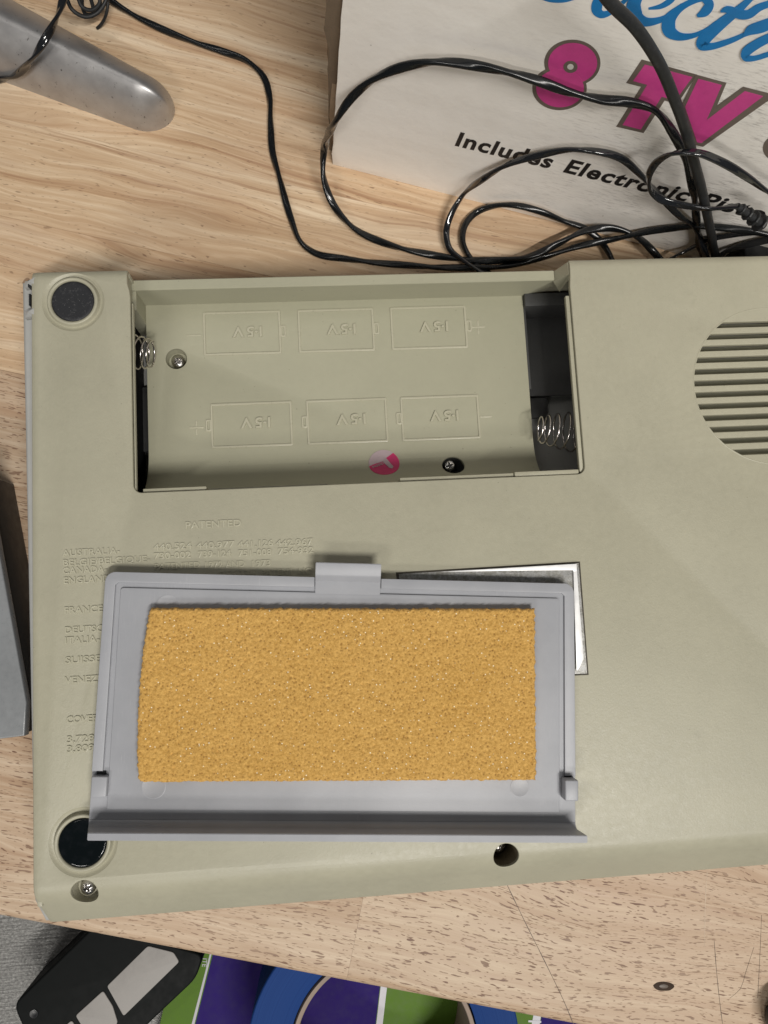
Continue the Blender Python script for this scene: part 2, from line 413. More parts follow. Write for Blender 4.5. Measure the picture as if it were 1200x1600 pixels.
# pencil scratches, knot and dents on the front boards
M_SCR = simple('scratch_graphite', (0.09, 0.065, 0.05), 0.6)
def flat_line(pix, wdt, mat, name, parent, z=0.006):
    pts = catmull([P(u, v, z) for u, v in pix], 0.3)
    bm = bmesh.new(); L = []
    for i, p in enumerate(pts):
        T = (pts[min(i + 1, len(pts) - 1)] - pts[max(0, i - 1)]).normalized(); Nn = Vector((-T.y, T.x, 0))
        ww = wdt * (0.6 + 0.5 * noise.noise(p * 1.3))
        L.append((bm.verts.new(p - Nn * ww), bm.verts.new(p + Vector((0, 0, 0.004))), bm.verts.new(p + Nn * ww)))
    for a, b in zip(L, L[1:]):
        bm.faces.new((a[0], b[0], b[1], a[1])); bm.faces.new((a[1], b[1], b[2], a[2]))
    return from_bm(name, bm, mat, parent)
flat_line([(792, 1382), (820, 1440), (850, 1500), (880, 1562), (896, 1600)], 0.022, M_SCR, 'scratch', bench)
flat_line([(1116, 1470), (1119, 1510), (1124, 1560), (1129, 1600)], 0.016, M_SCR, 'scratch', bench)
flat_line([(1190, 1430), (1188, 1480), (1186, 1520), (1184, 1560)], 0.014, M_SCR, 'scratch', bench)
flat_line([(1178, 1480), (1165, 1520), (1157, 1545), (1140, 1560)], 0.009, M_SCR, 'scratch', bench)
M_SCRL = simple('pale_scratch', (0.66, 0.53, 0.40), 0.5)
flat_line([(1105, 1362), (1102, 1410), (1101, 1480)], 0.018, M_SCRL, 'scratch', bench)
M_KNOT = simple('knot_dark', (0.045, 0.028, 0.018), 0.7, 0, None, 0.2); M_KNOTL = simple('knot_core', (0.11, 0.085, 0.065), 0.5)
kp = P(1037, 1541, 0.0)
def kshape(rx, ry, z, mat):
    n = 28; pts = []
    for i in range(n):
        a = 2 * math.pi * i / n; k = 1 + 0.06 * noise.noise(Vector((math.cos(a) * 2, math.sin(a) * 2, rx)))
        pts.append((rx * k * math.cos(a), ry * k * math.sin(a)))
    bm = panel_mesh([pts], 0.01, 0.003, 1); bm.transform(Matrix.Translation((kp.x, kp.y, z)) @ Matrix.Rotation(eang + R(8), 4, 'Z'))
    return from_bm('knot', bm, mat, bench)
kshape(0.46, 0.19, 0.006, M_KNOT); kshape(0.20, 0.085, 0.012, M_KNOTL)

# ------------------------------------------------------------ console
con = thing('game_console', 'tan plastic game console lying upside down with its battery bay open', 'game console', (0, 0, 0))
ZT = 6.0; X0, X1 = -10.76, 24.0; Y0, Y1 = -11.08, 12.80
OX0, OX1, OY0 = -7.13, 9.79, 4.23
NL, NR = -7.24, 9.86
# outer outline with the rear notch for the battery bay
outline = [(X0, Y0), (X1, Y0), (X1, Y1), (NR, Y1), (NR - 0.02, 12.2), (OX1 + 0.03, 11.95)]
outline += [(OX1, 11.7)] + [(OX1 - 0.0, 5.0)]
rr = 0.3
for i in range(6): a = R(0 - 90 * i / 5); outline.append((OX1 - rr + rr * math.cos(a), OY0 + rr + rr * math.sin(a)))
for i in range(6): a = R(270 - 90 * i / 5); outline.append((OX0 + rr + rr * math.cos(a), OY0 + rr + rr * math.sin(a)))
outline += [(OX0, 11.7), (OX0 - 0.03, 11.95), (NL + 0.01, 12.2), (NL, Y1), (X0, Y1)]
GX, GY, GR = 17.52, 7.43, 3.10
slots = []; slot_rng = []
for i in range(12):
    yc = 9.93 - i * 0.4645; hh = 0.112
    def chord(y): return math.sqrt(max(0.01, GR * GR - (y - GY) ** 2))
    ct, cb_ = chord(yc + hh), chord(yc - hh)
    slots.append([(GX - cb_, yc - hh), (GX + cb_, yc - hh), (GX + ct, yc + hh), (GX - ct, yc + hh)])
    slot_rng.append((yc, min(ct, cb_), hh))
F1 = (-9.22, 11.56); F2 = (-9.05, -7.93)
S3 = (-9.06, -9.66); S4 = (5.76, -9.52)
SR3, SR4 = 0.46, 0.46
loops = [outline] + slots + [circ(*S3, SR3, 32), circ(*S4, SR4, 32), circ(*F1, 1.12, 64), circ(*F2, 1.16, 64)]
bm = panel_mesh(loops, 0.24, 0.035, 2)
yc0 = -9.25
ysl = [yc0 - 0.08 * k for k in range(0, 9)] + [yc0 - 0.9, yc0 - 1.2] + [12.45, 12.55, 12.65, 12.72]
xsl = [-10.5, -10.62, -10.72, -10.8]
slice_bm(bm, xsl, ysl)
def drop(x, y):
    d = max(0, yc0 - y); s = 1.1; r0 = 0.8
    z = (s * d * d / (2 * r0)) if d < r0 else s * (d - r0 / 2)
    t = max(0, y - 12.45); z += 0.9 * t * t * 1.3
    q = max(0, -10.5 - x); z += 0.9 * q * q
    return z
warp(bm, lambda x, y, z: (x, y, ZT + z - drop(x, y)))
bmesh.ops.recalc_face_normals(bm, faces=bm.faces[:])
panel = from_bm('bottom_panel', bm, M_TAN, con, 38)

# skirt walls of the tan half and the grey half under it
def wall_ring(name, pts, z0, z1, th, mat, closed=True):
    bm = bmesh.new(); n = len(pts)
    for i in range(n if closed else n - 1):
        a = Vector(pts[i]); b = Vector(pts[(i + 1) % n]); d = (b - a).normalized(); nn = Vector((-d.y, d.x)) * th
        vs = [bm.verts.new((*q, z)) for z in (z0, z1) for q in (a, b, b + nn, a + nn)]
        for f in ((0, 1, 2, 3), (4, 5, 6, 7), (0, 1, 5, 4), (1, 2, 6, 5), (2, 3, 7, 6), (3, 0, 4, 7)): bm.faces.new([vs[k] for k in f])
    bmesh.ops.recalc_face_normals(bm, faces=bm.faces[:]); return from_bm(name, bm, mat, con)
wall_ring('side_wall', [(X0 + 0.04, Y0 + 0.03), (X1, Y0 + 0.03), (X1, Y1 - 0.05), (X0 + 0.04, Y1 - 0.05)], 2.4, 4.3, 0.2, M_TAN)
wall_ring('side_wall', [(NR + 0.03, Y1 - 0.06), (NL - 0.03 + 40, Y1 - 0.06)], 4.6, 5.65, -0.15, M_TAN, False)
box('side_wall', X0 + 0.03, X0 + 0.2, Y0 + 1.0, Y1 - 0.12, 4.6, 5.66, M_TAN, con, 0.02)
box('side_wall', X0 + 0.03, NL + 0.02, Y1 - 0.2, Y1 - 0.035, 4.6, 5.68, M_TAN, con, 0.02)
# grey upper half seen as a strip along the left edge
gs = [(-11.42, -10.4), (-11.2, -11.33), (24, -11.1), (24, 12.6), (-11.1, 12.95), (-11.52, 12.85)]
bmg = panel_mesh([gs], 3.9, 0.14, 3)
for v in bmg.verts:
    k = (v.co.z + 3.9) / 3.9; v.co.x = v.co.x * (0.97 + 0.03 * k); v.co.y = v.co.y * (0.96 + 0.04 * k); v.co.z += 5.0 if False else 0
cut = from_bm('grey_shell', bmg, M_GREYSH, con, 35)
# remove cavity of the shell: keep only a rim (cheap boolean)
cb2 = from_bm('cutter', bbox_bm(-10.75, 25.5, -10.4, 14.3, -3.4, 3), None, None, None)
md = cut.modifiers.new('b', 'BOOLEAN'); md.object = cb2; md.operation = 'DIFFERENCE'; md.solver = 'EXACT'
dg = bpy.context.evaluated_depsgraph_get(); me2 = bpy.data.meshes.new_from_object(cut.evaluated_get(dg))
cut.modifiers.clear(); cut.data = me2; bpy.data.objects.remove(cb2)
for v in me2.vertices: v.co.z += 4.92 if v.co.y > -8.8 else 4.92 - max(0, -8.8 - v.co.y) * 0.5
me2.materials.clear(); me2.materials.append(M_GREYSH)
me2.polygons.foreach_set('use_smooth', [True] * len(me2.polygons)); me2.set_sharp_from_angle(angle=R(35))
# clip notches at the rear left corner
box('seam_slot', -10.92, -10.86, 11.55, 12.0, 5.30, 5.78, M_BLK, con, 0.0)
box('seam_slot', -10.93, -10.80, 12.25, 12.52, 5.3, 5.84, M_BLK, con, 0.0)
for (yy, ang) in ((11.24, 0.0), (12.42, 0.0)):
    bmc = panel_mesh([[(-11.14, yy - .1), (-10.62, yy - 0.16), (-10.60, yy + 0.17), (-10.86, yy + 0.02), (-11.14, yy + 0.16)]], 0.3, 0.02, 1)
    warp(bmc, lambda x, y, z: (x, y, z + 5.975 if x > -10.9 else z + 5.6)); from_bm('clip', bmc, M_GREYSH, con)

# foot rings
def foot(c, r, mat, h, sag, name='rubber_foot'):
    ri = r; prof = [(ri + 0.34, -0.05), (ri + 0.325, -0.012), (ri + 0.29, -0.03), (ri + 0.235, -0.075), (ri + 0.185, -0.08), (ri + 0.15, -0.03), (ri + 0.13, 0.06), (ri + 0.115, 0.10), (ri + 0.075, 0.118), (ri + 0.01, 0.10), (ri - 0.015, 0.05), (ri - 0.02, -0.1), (ri - 0.3, -0.12), (ri - 0.3, -0.2)]
    o = from_bm('foot_ring', lathe_bm(prof, 72, (c[0], c[1], ZT)), M_TAN, con, 50)
    d = from_bm(name, lathe_bm([(0, h - sag), (r * 0.4, h - sag * 0.7), (r * 0.82, h - sag * 0.12), (r - 0.07, h), (r - 0.03, h - 0.02), (r - 0.018, h - 0.05), (r - 0.018, -0.12), (0, -0.12)], 64, (c[0], c[1], ZT)), mat, con, 45)
    return d
foot(F1, 0.80, M_FOOTD, 0.06, 0.0)['label'] = 'dusty matt black rubber foot near the battery bay'
foot(F2, 0.84, M_FOOTG, 0.10, 0.0)['label'] = 'glossy black rubber foot half under the cover lip'

# screws
def screw(c, z, r, parent, well=None, tilt=None, rot=0.3, matw=M_TANIN, deep=0.35, domed=0.32):
    cr = 0.16; q = 0.56
    cross = []
    for k in range(4):
        a = math.pi / 2 * k
        for (px, py) in ((cr, -cr), (q, -cr * 0.7), (q, cr * 0.7)):
            cross.append((r * (px * math.cos(a) - py * math.sin(a)), r * (px * math.sin(a) + py * math.cos(a))))
    bm = panel_mesh([circ(0, 0, r, 32), cross], 0.12, 0.02, 1)
    slice_bm(bm, [-r * .6, -r * .3, 0, r * .3, r * .6], [-r * .6, -r * .3, 0, r * .3, r * .6])
    warp(bm, lambda x, y, zz: (x, y, zz - domed * (x * x + y * y) / r))
    bmesh.ops.transform(bm, matrix=Matrix.Rotation(rot, 4, 'Z'), verts=bm.verts[:])
    T = Matrix.Translation((c[0], c[1], z)); 
    if tilt is not None: T = T @ tilt.to_4x4()
    bm.transform(T); s = from_bm('screw', bm, M_STEEL, parent, 30)
    b2 = lathe_bm([(0, -0.13), (r * 0.95, -0.13), (r * 0.95, -0.4), (0, -0.4)], 24); b2.transform(T); from_bm('drive_recess', b2, M_STEELD, s)
    if well:
        rw, top, bot = well
        from_bm('screw_well', lathe_bm([(rw + 0.05, top), (rw, top), (rw * 0.93, bot), (0, bot)], 40, (c[0] if len(well) < 4 else well[3] if False else c[0], c[1], 0)), matw, parent, 50)
    return s
def lathe_well(c, rw, top, bot, mat, ztop=None):
    """round well whose upper rim follows the surface height function"""
    n = 48; bm = bmesh.new(); up = []; lo = []
    for i in range(n):
        a = 2 * math.pi * i / n; x = c[0] + rw * math.cos(a); y = c[1] + rw * math.sin(a)
        zt = ztop(x, y) if ztop else top
        up.append(bm.verts.new((x, y, zt))); lo.append(bm.verts.new((c[0] + rw * .9 * math.cos(a), c[1] + rw * .9 * math.sin(a), bot)))
    for i in range(n): bm.faces.new((up[i], up[(i + 1) % n], lo[(i + 1) % n], lo[i]))
    bm.faces.new(lo); bmesh.ops.recalc_face_normals(bm, faces=bm.faces[:])
    return from_bm('screw_well', bm, mat, con, 50)
lathe_well(S3, SR3 + 0.01, 0, 5.15, M_TAN, lambda x, y: ZT - drop(x, y) - 0.06)
screw((S3[0] - 0.02, S3[1] + 0.04), 5.55, 0.27, con, rot=0.5, domed=0.45)
lathe_well(S4, SR4 + 0.01, 0, 4.1, M_WELLB, lambda x, y: ZT - drop(x, y) - 0.06)
screw((S4[0] - 0.08, S4[1] + 0.06), 5.02, 0.26, con, rot=0.2, domed=0.55)

# ---- battery bay insert: flat floor bending up into a cradle at the front
FZ = 3.35; FY0 = 6.25; RAD = 2.05; FXL, FXR = -7.17, 8.60; FYT = 12.42
def fmap(x, s, z):
    if s >= FY0: return (x, s, FZ + z)
    ph = (FY0 - s) / RAD
    return (x, FY0 - (RAD - z) * math.sin(ph), FZ + RAD - (RAD - z) * math.cos(ph))
S1 = (-5.98, 10.10); S2 = (5.12, 5.08); s_end = FY0 - RAD * R(80)
bm = panel_mesh([rrect(FXL, FXR, s_end, FYT, 0), circ(*S1, 0.43, 32), circ(*S2, 0.46, 32)], 0.16, 0.015, 1)
slice_bm(bm, (), [FY0 - RAD * R(80) * k / 16 for k in range(0, 16)])
warp(bm, fmap); bmesh.ops.recalc_face_normals(bm, faces=bm.faces[:])
bay = from_bm('battery_tray', bm, M_TANIN, con, 30)
# rear wall and its low rim
bm = bmesh.new()
prof = [(12.40, FZ - 0.1), (12.36, 4.98), (12.40, 5.03), (12.74, 5.03), (12.78, 4.98), (12.78, 2.2), (12.60, 2.2), (12.60, FZ - 0.1)]
L = [bm.verts.new((FXL - 0.0 - 0.25, y, z)) for y, z in prof]; Rr = [bm.verts.new((9.45, y, z)) for y, z in prof]
for v in L: v.co.x = -7.42 if v.co.z > 4.5 else FXL
for v in Rr: v.co.x = 9.50 if v.co.z > 4.5 else (FXR if v.co.y < 12.5 else 9.5)
n = len(prof)
for i in range(n): bm.faces.new((L[i], L[(i + 1) % n], Rr[(i + 1) % n], Rr[i]))
bm.faces.new(L); bm.faces.new(Rr[::-1]); bmesh.ops.recalc_face_normals(bm, faces=bm.faces[:])
from_bm('rear_wall', bm, M_TANIN, con, 30)
# notch cheeks
def prism_x(name, quad_a, quad_b, mat, parent):
    bm = bmesh.new(); A = [bm.verts.new(p) for p in quad_a]; B = [bm.verts.new(p) for p in quad_b]; n = len(A)
    for i in range(n): bm.faces.new((A[i], A[(i + 1) % n], B[(i + 1) % n], B[i]))
    bm.faces.new(A[::-1]); bm.faces.new(B); bmesh.ops.recalc_face_normals(bm, faces=bm.faces[:]); return from_bm(name, bm, mat, parent)
prism_x('notch_cheek', [(NR + 0.05, 12.15, 5.9), (NR + 0.05, 12.76, 5.82), (NR + 0.05, 12.76, 4.3), (NR + 0.05, 12.15, 4.3)], [(NR - 0.04, 12.22, 5.88), (NR - 0.04, 12.74, 5.8), (9.49, 12.74, 4.9), (9.49, 12.34, 4.9)], M_TAN, con)
prism_x('notch_cheek', [(NL - 0.12, 11.9, 5.9), (NL - 0.12, 12.76, 5.82), (NL - 0.22, 12.76, 4.3), (NL - 0.22, 11.9, 4.3)], [(NL + 0.0, 11.9, 5.88), (NL + 0.0, 12.74, 5.8), (NL - 0.12, 12.74, 4.3), (NL - 0.12, 11.9, 4.3)], M_TAN, con)
# inner walls of the opening under the panel
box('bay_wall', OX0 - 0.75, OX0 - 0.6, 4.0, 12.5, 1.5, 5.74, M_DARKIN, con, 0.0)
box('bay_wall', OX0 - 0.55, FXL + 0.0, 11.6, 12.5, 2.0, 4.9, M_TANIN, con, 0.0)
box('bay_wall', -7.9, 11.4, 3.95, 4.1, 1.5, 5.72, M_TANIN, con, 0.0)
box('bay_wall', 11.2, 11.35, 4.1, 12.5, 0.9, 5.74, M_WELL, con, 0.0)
# ledges that carry the cover
def ledge(x0, x1, y0, y1, z0, z1, mat=M_TAN): return box('ledge', x0, x1, y0, y1, z0, z1, mat, con, 0.03)
def pxx(u, v, z=5.8): return P(u, v, z).x
ledge(pxx(224, 767), pxx(323, 768), OY0 + 0.01, OY0 + 0.16, 5.2, 5.86)
ledge(pxx(324, 768), pxx(513, 764), OY0 + 0.01, OY0 + 0.10, 5.2, 5.70)
ledge(pxx(513, 764), pxx(624, 758), OY0 + 0.01, OY0 + 0.05, 5.2, 5.55)
ledge(pxx(625, 758), pxx(803, 752), OY0 + 0.01, OY0 + 0.17, 5.2, 5.84)
ledge(pxx(804, 752), pxx(904, 748), OY0 + 0.01, OY0 + 0.20, 5.2, 5.90)
ledge(OX1 - 0.17, OX1 - 0.01, 4.30, 11.35, 5.66, 5.87)
ledge(OX0 + 0.01, OX0 + 0.07, 4.30, 11.5, 5.6, 5.84)
# right-hand spring well
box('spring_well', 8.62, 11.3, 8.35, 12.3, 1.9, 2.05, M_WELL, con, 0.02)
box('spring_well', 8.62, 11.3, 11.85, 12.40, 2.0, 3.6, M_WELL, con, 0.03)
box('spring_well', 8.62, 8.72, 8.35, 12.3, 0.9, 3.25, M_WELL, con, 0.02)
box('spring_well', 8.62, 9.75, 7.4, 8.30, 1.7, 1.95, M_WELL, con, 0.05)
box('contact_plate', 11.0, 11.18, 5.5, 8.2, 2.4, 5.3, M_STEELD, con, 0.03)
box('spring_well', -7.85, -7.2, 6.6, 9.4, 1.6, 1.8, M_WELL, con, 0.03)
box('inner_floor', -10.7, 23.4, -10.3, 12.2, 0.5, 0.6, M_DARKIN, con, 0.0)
# contact springs
def spring(c0, c1, r0, r1, turns, wr, name='contact_spring'):
    c0 = Vector(c0); c1 = Vector(c1); ax = (c1 - c0); Ln = ax.length; ax.normalize(); up = Vector((0, 0, 1)); s = ax.cross(up).normalized(); u2 = s.cross(ax)
    pts = []; N = int(turns * 28)
    for i in range(N + 1):
        t = i / N; a = 2 * math.pi * turns * t; r = r0 + (r1 - r0) * t ** 0.9; k = t ** 1.35
        pts.append(c0 + ax * (Ln * k) + s * (r * math.cos(a)) + u2 * (r * math.sin(a)))
    return from_bm(name, sweep_bm(pts, wr, n=8), M_SPRING, con, 60)
ca_ = P(842, 671, 4.3); cb_ = P(898, 676, 4.1)
spring((ca_.x - 0.02, ca_.y, 4.35), (cb_.x + 0.75, cb_.y - 0.1, 4.25), 0.46, 0.95, 5.8, 0.038)
ca_ = P(238, 552, 4.4); cb_ = P(204, 549, 4.2)
spring((ca_.x - 0.02, ca_.y, 4.35), (cb_.x - 0.25, cb_.y, 4.2), 0.50, 0.74, 4.2, 0.038)
# bay screws
lathe_well(S1, 0.44, 0, FZ - 0.55, M_TANIN, lambda x, y: FZ - 0.03)
screw(S1, FZ - 0.25, 0.27, con, rot=0.7, domed=0.4)
p2 = fmap(S2[0], S2[1], 0)
nrm = Matrix.Rotation(-(FY0 - S2[1]) / RAD, 3, 'X')
bw = lathe_bm([(0.47, -0.03), (0.45, -0.75), (0.0, -0.75)], 40); bw.transform(Matrix.Translation(p2) @ nrm.to_4x4()); from_bm('screw_well', bw, M_WELL, con, 50)
screw((p2[0] - 0.10, p2[1] + 0.06), p2[2] - 0.28, 0.24, con, rot=0.25, domed=0.3)

# embossed battery diagrams and signs on the tray
def emb_map(bm, ox, oy, rot180=True, h=0.0):
    sgn = -1 if rot180 else 1
    warp(bm, lambda x, y, z: fmap(ox + sgn * x, oy + sgn * y, z + h)); return bm
def frame_bm(x0, x1, y0, y1, wd, h):
    bm = panel_mesh([rrect(x0, x1, y0, y1, 0.06, 2), rrect(x0 + wd, x1 - wd, y0 + wd, y1 - wd, 0.02, 1)], h + 0.03, 0.018, 1)
    bmesh.ops.translate(bm, vec=(0, 0, h), verts=bm.verts[:]); return bm
def bar_bm(x0, x1, y0, y1, h=0.02):
    bm = panel_mesh([rrect(x0, x1, y0, y1, 0.02, 1)], h + 0.03, 0.015, 1); bmesh.ops.translate(bm, vec=(0, 0, h), verts=bm.verts[:]); return bm
EH = 0.05; WD = 0.09
def cell(x0, x1, y0, y1, side):
    parts = [frame_bm(x0, x1, y0, y1, WD, EH)]
    ym = (y0 + y1) / 2 + 0.03
    if side > 0: parts += [frame_bm(x1 - 0.03, x1 + 0.21, ym - 0.25, ym + 0.25, 0.075, EH - 0.004)]
    else: parts += [frame_bm(x0 - 0.21, x0 + 0.03, ym - 0.25, ym + 0.25, 0.075, EH - 0.004)]
    bm = merge(parts)
    for yv in (): pass
    slice_bm(bm, (), [FY0 - k * 0.1 for k in range(0, 5)])
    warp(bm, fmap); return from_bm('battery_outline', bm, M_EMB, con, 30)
def volts(cx, cy):
    out = []
    for s, dx, szz in (('1', 0.0, .55), ('·', 0.25, .55), ('5', 0.42, .55), ('V', 0.88, .55)):
        b = text_bm(s, 0.60, 0.07, 0.005, 0.008, 0, 'LEFT', 1, 1.15 if s != '·' else 1.3)
        bmesh.ops.translate(b, vec=(dx, 0, EH - 0.015), verts=b.verts[:]); out.append(b)
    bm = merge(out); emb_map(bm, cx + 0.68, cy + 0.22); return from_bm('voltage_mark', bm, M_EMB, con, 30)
row1 = [(-4.86, -1.68), (-0.97, 2.20), (2.90, 6.12)]; row2 = [(-4.66, -1.36), (-0.77, 2.55), (3.12, 6.40)]
for a, b in row1:
    cell(a, b, 10.18, 12.03, 1); volts((a + b) / 2 + 0.25, 11.12)
for a, b in row2:
    cell(a, b, 6.30, 8.16, -1); volts((a + b) / 2 + 0.20, 7.28)
def sign(kind, cx, cy, s=0.30):
    p = [bar_bm(cx - s, cx + s, cy - 0.035, cy + 0.035)]
    if kind == '+': p += [bar_bm(cx - 0.035, cx + 0.035, cy - s, cy - 0.036), bar_bm(cx - 0.035, cx + 0.035, cy + 0.036, cy + s)]
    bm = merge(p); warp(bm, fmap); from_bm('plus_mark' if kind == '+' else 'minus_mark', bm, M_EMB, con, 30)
def sp(u, v): q = P(u, v, FZ); return q.x, q.y
sign('-', *sp(303, 524)); sign('+', *sp(747, 511)); sign('+', *sp(307, 668)); sign('-', *sp(759, 651), 0.26)
# round pink inspection sticker stuck on the curve
def conform(loops, thick, name, mat, cx, cs, rot, h, parent):
    bm = panel_mesh(loops, thick, 0, 0)
    bm.transform(Matrix.Translation((cx, cs, 0)) @ Matrix.Rotation(rot, 4, 'Z'))
    slice_bm(bm, (), [cs - 0.7 + 0.14 * k for k in range(11)])
    warp(bm, lambda x, y, z: fmap(x, y, z + h)); bmesh.ops.recalc_face_normals(bm, faces=bm.faces[:]); return from_bm(name, bm, mat, parent, 30)
stx, sts = 2.30, 5.33
M_STICK = simple('sticker_pink', (0.55, 0.02, 0.13), 0.35); M_STICKW = simple('sticker_grey_white', (0.42, 0.33, 0.35), 0.4)
stk = conform([circ(0, 0, 0.63, 48)], 0.012, 'sticker', M_STICK, stx, sts, 0, 0.014, con)
up = [(0.63 * math.cos(a), 0.63 * math.sin(a)) for a in [R(48 + 9 * k) for k in range(16)]]
conform([up + [(-0.62, -0.09), (-0.10, 0.12)]], 0.008, 'sticker_print', M_STICKW, stx, sts, R(2), 0.022, stk)
conform([[(-0.18, 0.34), (0.02, 0.40), (0.36, -0.20), (0.30, -0.30), (0.18, -0.26), (-0.05, 0.10), (-0.3, 0.02), (-0.34, 0.14)]], 0.008, 'sticker_print', M_STICKW, stx, sts, R(2), 0.031, stk)
tb = text_bm('PASSED', 0.155, 0.006, 0, 0.002); tb.transform(Matrix.Translation((-0.47, -0.235, 0)) @ Matrix.Rotation(R(24), 4, 'Z')); tb.transform(Matrix.Translation((stx, sts, 0)))
warp(tb, lambda x, y, z: fmap(x, y, z + 0.026)); from_bm('sticker_print', tb, M_STICKW, stk, None)

# speaker louvers
for (yc, ch, hh) in slot_rng:
    bm = bmesh.new()
    ya, yb = yc + hh + 0.06, yc - hh - 0.03
    q = [(ya, 5.52), (yb, 5.80), (yb, 5.74), (ya, 5.46)]
    x0_, x1_ = GX - ch - 0.12, GX + ch + 0.12
    A = [bm.verts.new((x0_, y, z)) for y, z in q]; B = [bm.verts.new((x1_, y, z)) for y, z in q]
    for i in range(4): bm.faces.new((A[i], A[(i + 1) % 4], B[(i + 1) % 4], B[i]))
    bm.faces.new(A[::-1]); bm.faces.new(B); bmesh.ops.recalc_face_normals(bm, faces=bm.faces[:])
    from_bm('speaker_louver', bm, M_TANIN, con)
# raised rim around the grille
from_bm('grille_rim', lathe_bm([(GR + 0.07, -0.01), (GR + 0.05, 0.010), (GR + 0.015, 0.010), (GR, -0.01)], 96, (GX, GY, ZT)), M_TAN, con, 60)

# embossed patent text
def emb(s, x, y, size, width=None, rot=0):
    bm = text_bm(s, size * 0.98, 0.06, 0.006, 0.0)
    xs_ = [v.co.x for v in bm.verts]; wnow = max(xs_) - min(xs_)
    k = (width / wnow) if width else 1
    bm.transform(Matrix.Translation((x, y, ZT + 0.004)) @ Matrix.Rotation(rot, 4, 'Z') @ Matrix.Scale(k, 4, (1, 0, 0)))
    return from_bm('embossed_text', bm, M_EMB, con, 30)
def W(u0, u1, v): a = P(u0, v, ZT); b = P(u1, v, ZT); return a.x, b.x - a.x
def ybase(v, u=130): return P(u, v, ZT).y
x, wd = W(289, 376, 821); emb('PATENTED', x, ybase(824, 330), 0.36, wd)
rows = [('AUSTRALIA-', 98, 188, 867, 130), ('BELGIE/BELGIQUE-', 98, 234, 881, 160), ('CANADA-', 98, 167, 895, 130), ('ENGLAND-', 99, 176, 910, 130),
        ('FRANCE', 100, 160, 957, 130), ('DEUTSC', 101, 161, 988, 130), ('ITALIA-', 101, 155, 1004, 130), ('SUISSE', 102, 158, 1035, 130), ('VENEZU', 102, 164, 1066, 130), ('COVER', 104, 154, 1128, 130), ('3,728,', 104, 151, 1159, 130), ('3,809,', 104, 151, 1174, 130)]
for s, u0, u1, vb, um in rows:
    x, wd = W(u0, u1, vb); emb(s, x, ybase(vb, (u0 + u1) / 2), 0.335, wd)
for s, u0, u1, vb in (('440.524', 240, 300, 858.5), ('440.977', 307, 367, 856), ('441.126', 372, 427, 854), ('442.967', 431, 489, 852), ('730-002', 240, 298, 872.5), ('739-124', 309, 361, 870), ('751-008', 372, 424, 868), ('754-932', 434, 490, 865),
        ('PATENTED', 241, 312, 889), ('1972', 318, 346, 887), ('AND', 353, 383, 886), ('1973', 391, 420, 885), ('255,334.', 344, 402, 901), ('PATENT', 408, 459, 899), ('NO', 466, 487, 897)):
    x, wd = W(u0, u1, vb); emb(s, x, ybase(vb, (u0 + u1) / 2), 0.335, wd)

# foil rating label partly under the cover
def foil_mat():
    t = NT('foil_label'); v = t.tc.outputs['Object']
    n = t.noise(v, 3.5, 6, 0.75); n2 = t.noise(t.map((1, 3, 1)), 0.8, 3)
    t.col(t.mix(t.g(n, 0.42, 0.62), (0.46, 0.45, 0.41), (0.80, 0.80, 0.79))); t.b.inputs['Metallic'].default_value = 0.85
    t.rough(t.g(n, 0.4, 0.65, 0.5, 0.3)); t.bump(t.math('ADD', n, t.math('MULTIPLY', n2, 2)), 0.12, 0.03); return t.m
M_FOIL = foil_mat(); M_FOILW = simple('foil_painted_glare', (0.93, 0.93, 0.93), 0.45, 0.2)  # near-white second colour paints the bright reflection along the foil's edge
Lq = [P(623, 897, ZT), P(903, 880, ZT), P(917, 1052, ZT), P(640, 1066, ZT)]
bm = bmesh.new(); NX, NY = 24, 14; grid = []
for j in range(NY + 1):
    row = []
    for i in range(NX + 1):
        a, b = i / NX, j / NY
        p = (Lq[0] * (1 - a) + Lq[1] * a) * (1 - b) + (Lq[3] * (1 - a) + Lq[2] * a) * b
        z = 0.03 + 0.05 * max(0, (a - 0.75) * 4) ** 2 * (1 - b) + 0.01 * noise.noise(Vector((a * 5, b * 4, 0)))
        row.append(bm.verts.new((p.x, p.y, ZT + z)))
    grid.append(row)
for j in range(NY):
    for i in range(NX): bm.faces.new((grid[j][i], grid[j + 1][i], grid[j + 1][i + 1], grid[j][i + 1]))
bmesh.ops.solidify(bm, geom=bm.faces[:], thickness=0.02); bmesh.ops.recalc_face_normals(bm, faces=bm.faces[:])
foil = from_bm('rating_label', bm, M_FOIL, con, 40); foil['label'] = 'silver foil rating label, edges lifting, partly under the cover'
M_LBE = simple('label_dark_edge', (0.05, 0.042, 0.03), 0.7)  # dark brown sheet a little larger than the label, forming its border
eb = panel_mesh([[(p.x, p.y) for p in (P(618.5, 894.5, ZT), P(906, 877.5, ZT), P(919.5, 1054.5, ZT), P(638, 1068, ZT))]], 0.014, 0.002, 1)
bmesh.ops.translate(eb, vec=(0, 0, ZT + 0.018), verts=eb.verts[:]); from_bm('label_backing', eb, M_LBE, foil)
def foil_strip(pix, z, name='foil_glare'):
    q = [P(u, v, ZT + z) for u, v in pix]
    bm = panel_mesh([[(p.x, p.y) for p in q]], 0.012, 0.003, 1)
    bmesh.ops.translate(bm, vec=(0, 0, ZT + z), verts=bm.verts[:]); from_bm(name, bm, M_FOILW, foil)
foil_strip([(690, 893.5), (901, 881), (901.5, 892), (896, 893), (895, 891), (800, 891.5), (760, 892.5)], 0.16)
foil_strip([(896, 893), (901.5, 892), (905, 940), (909, 990), (912, 1030), (908, 1038), (904, 1046), (901, 1048), (898, 960)], 0.14)

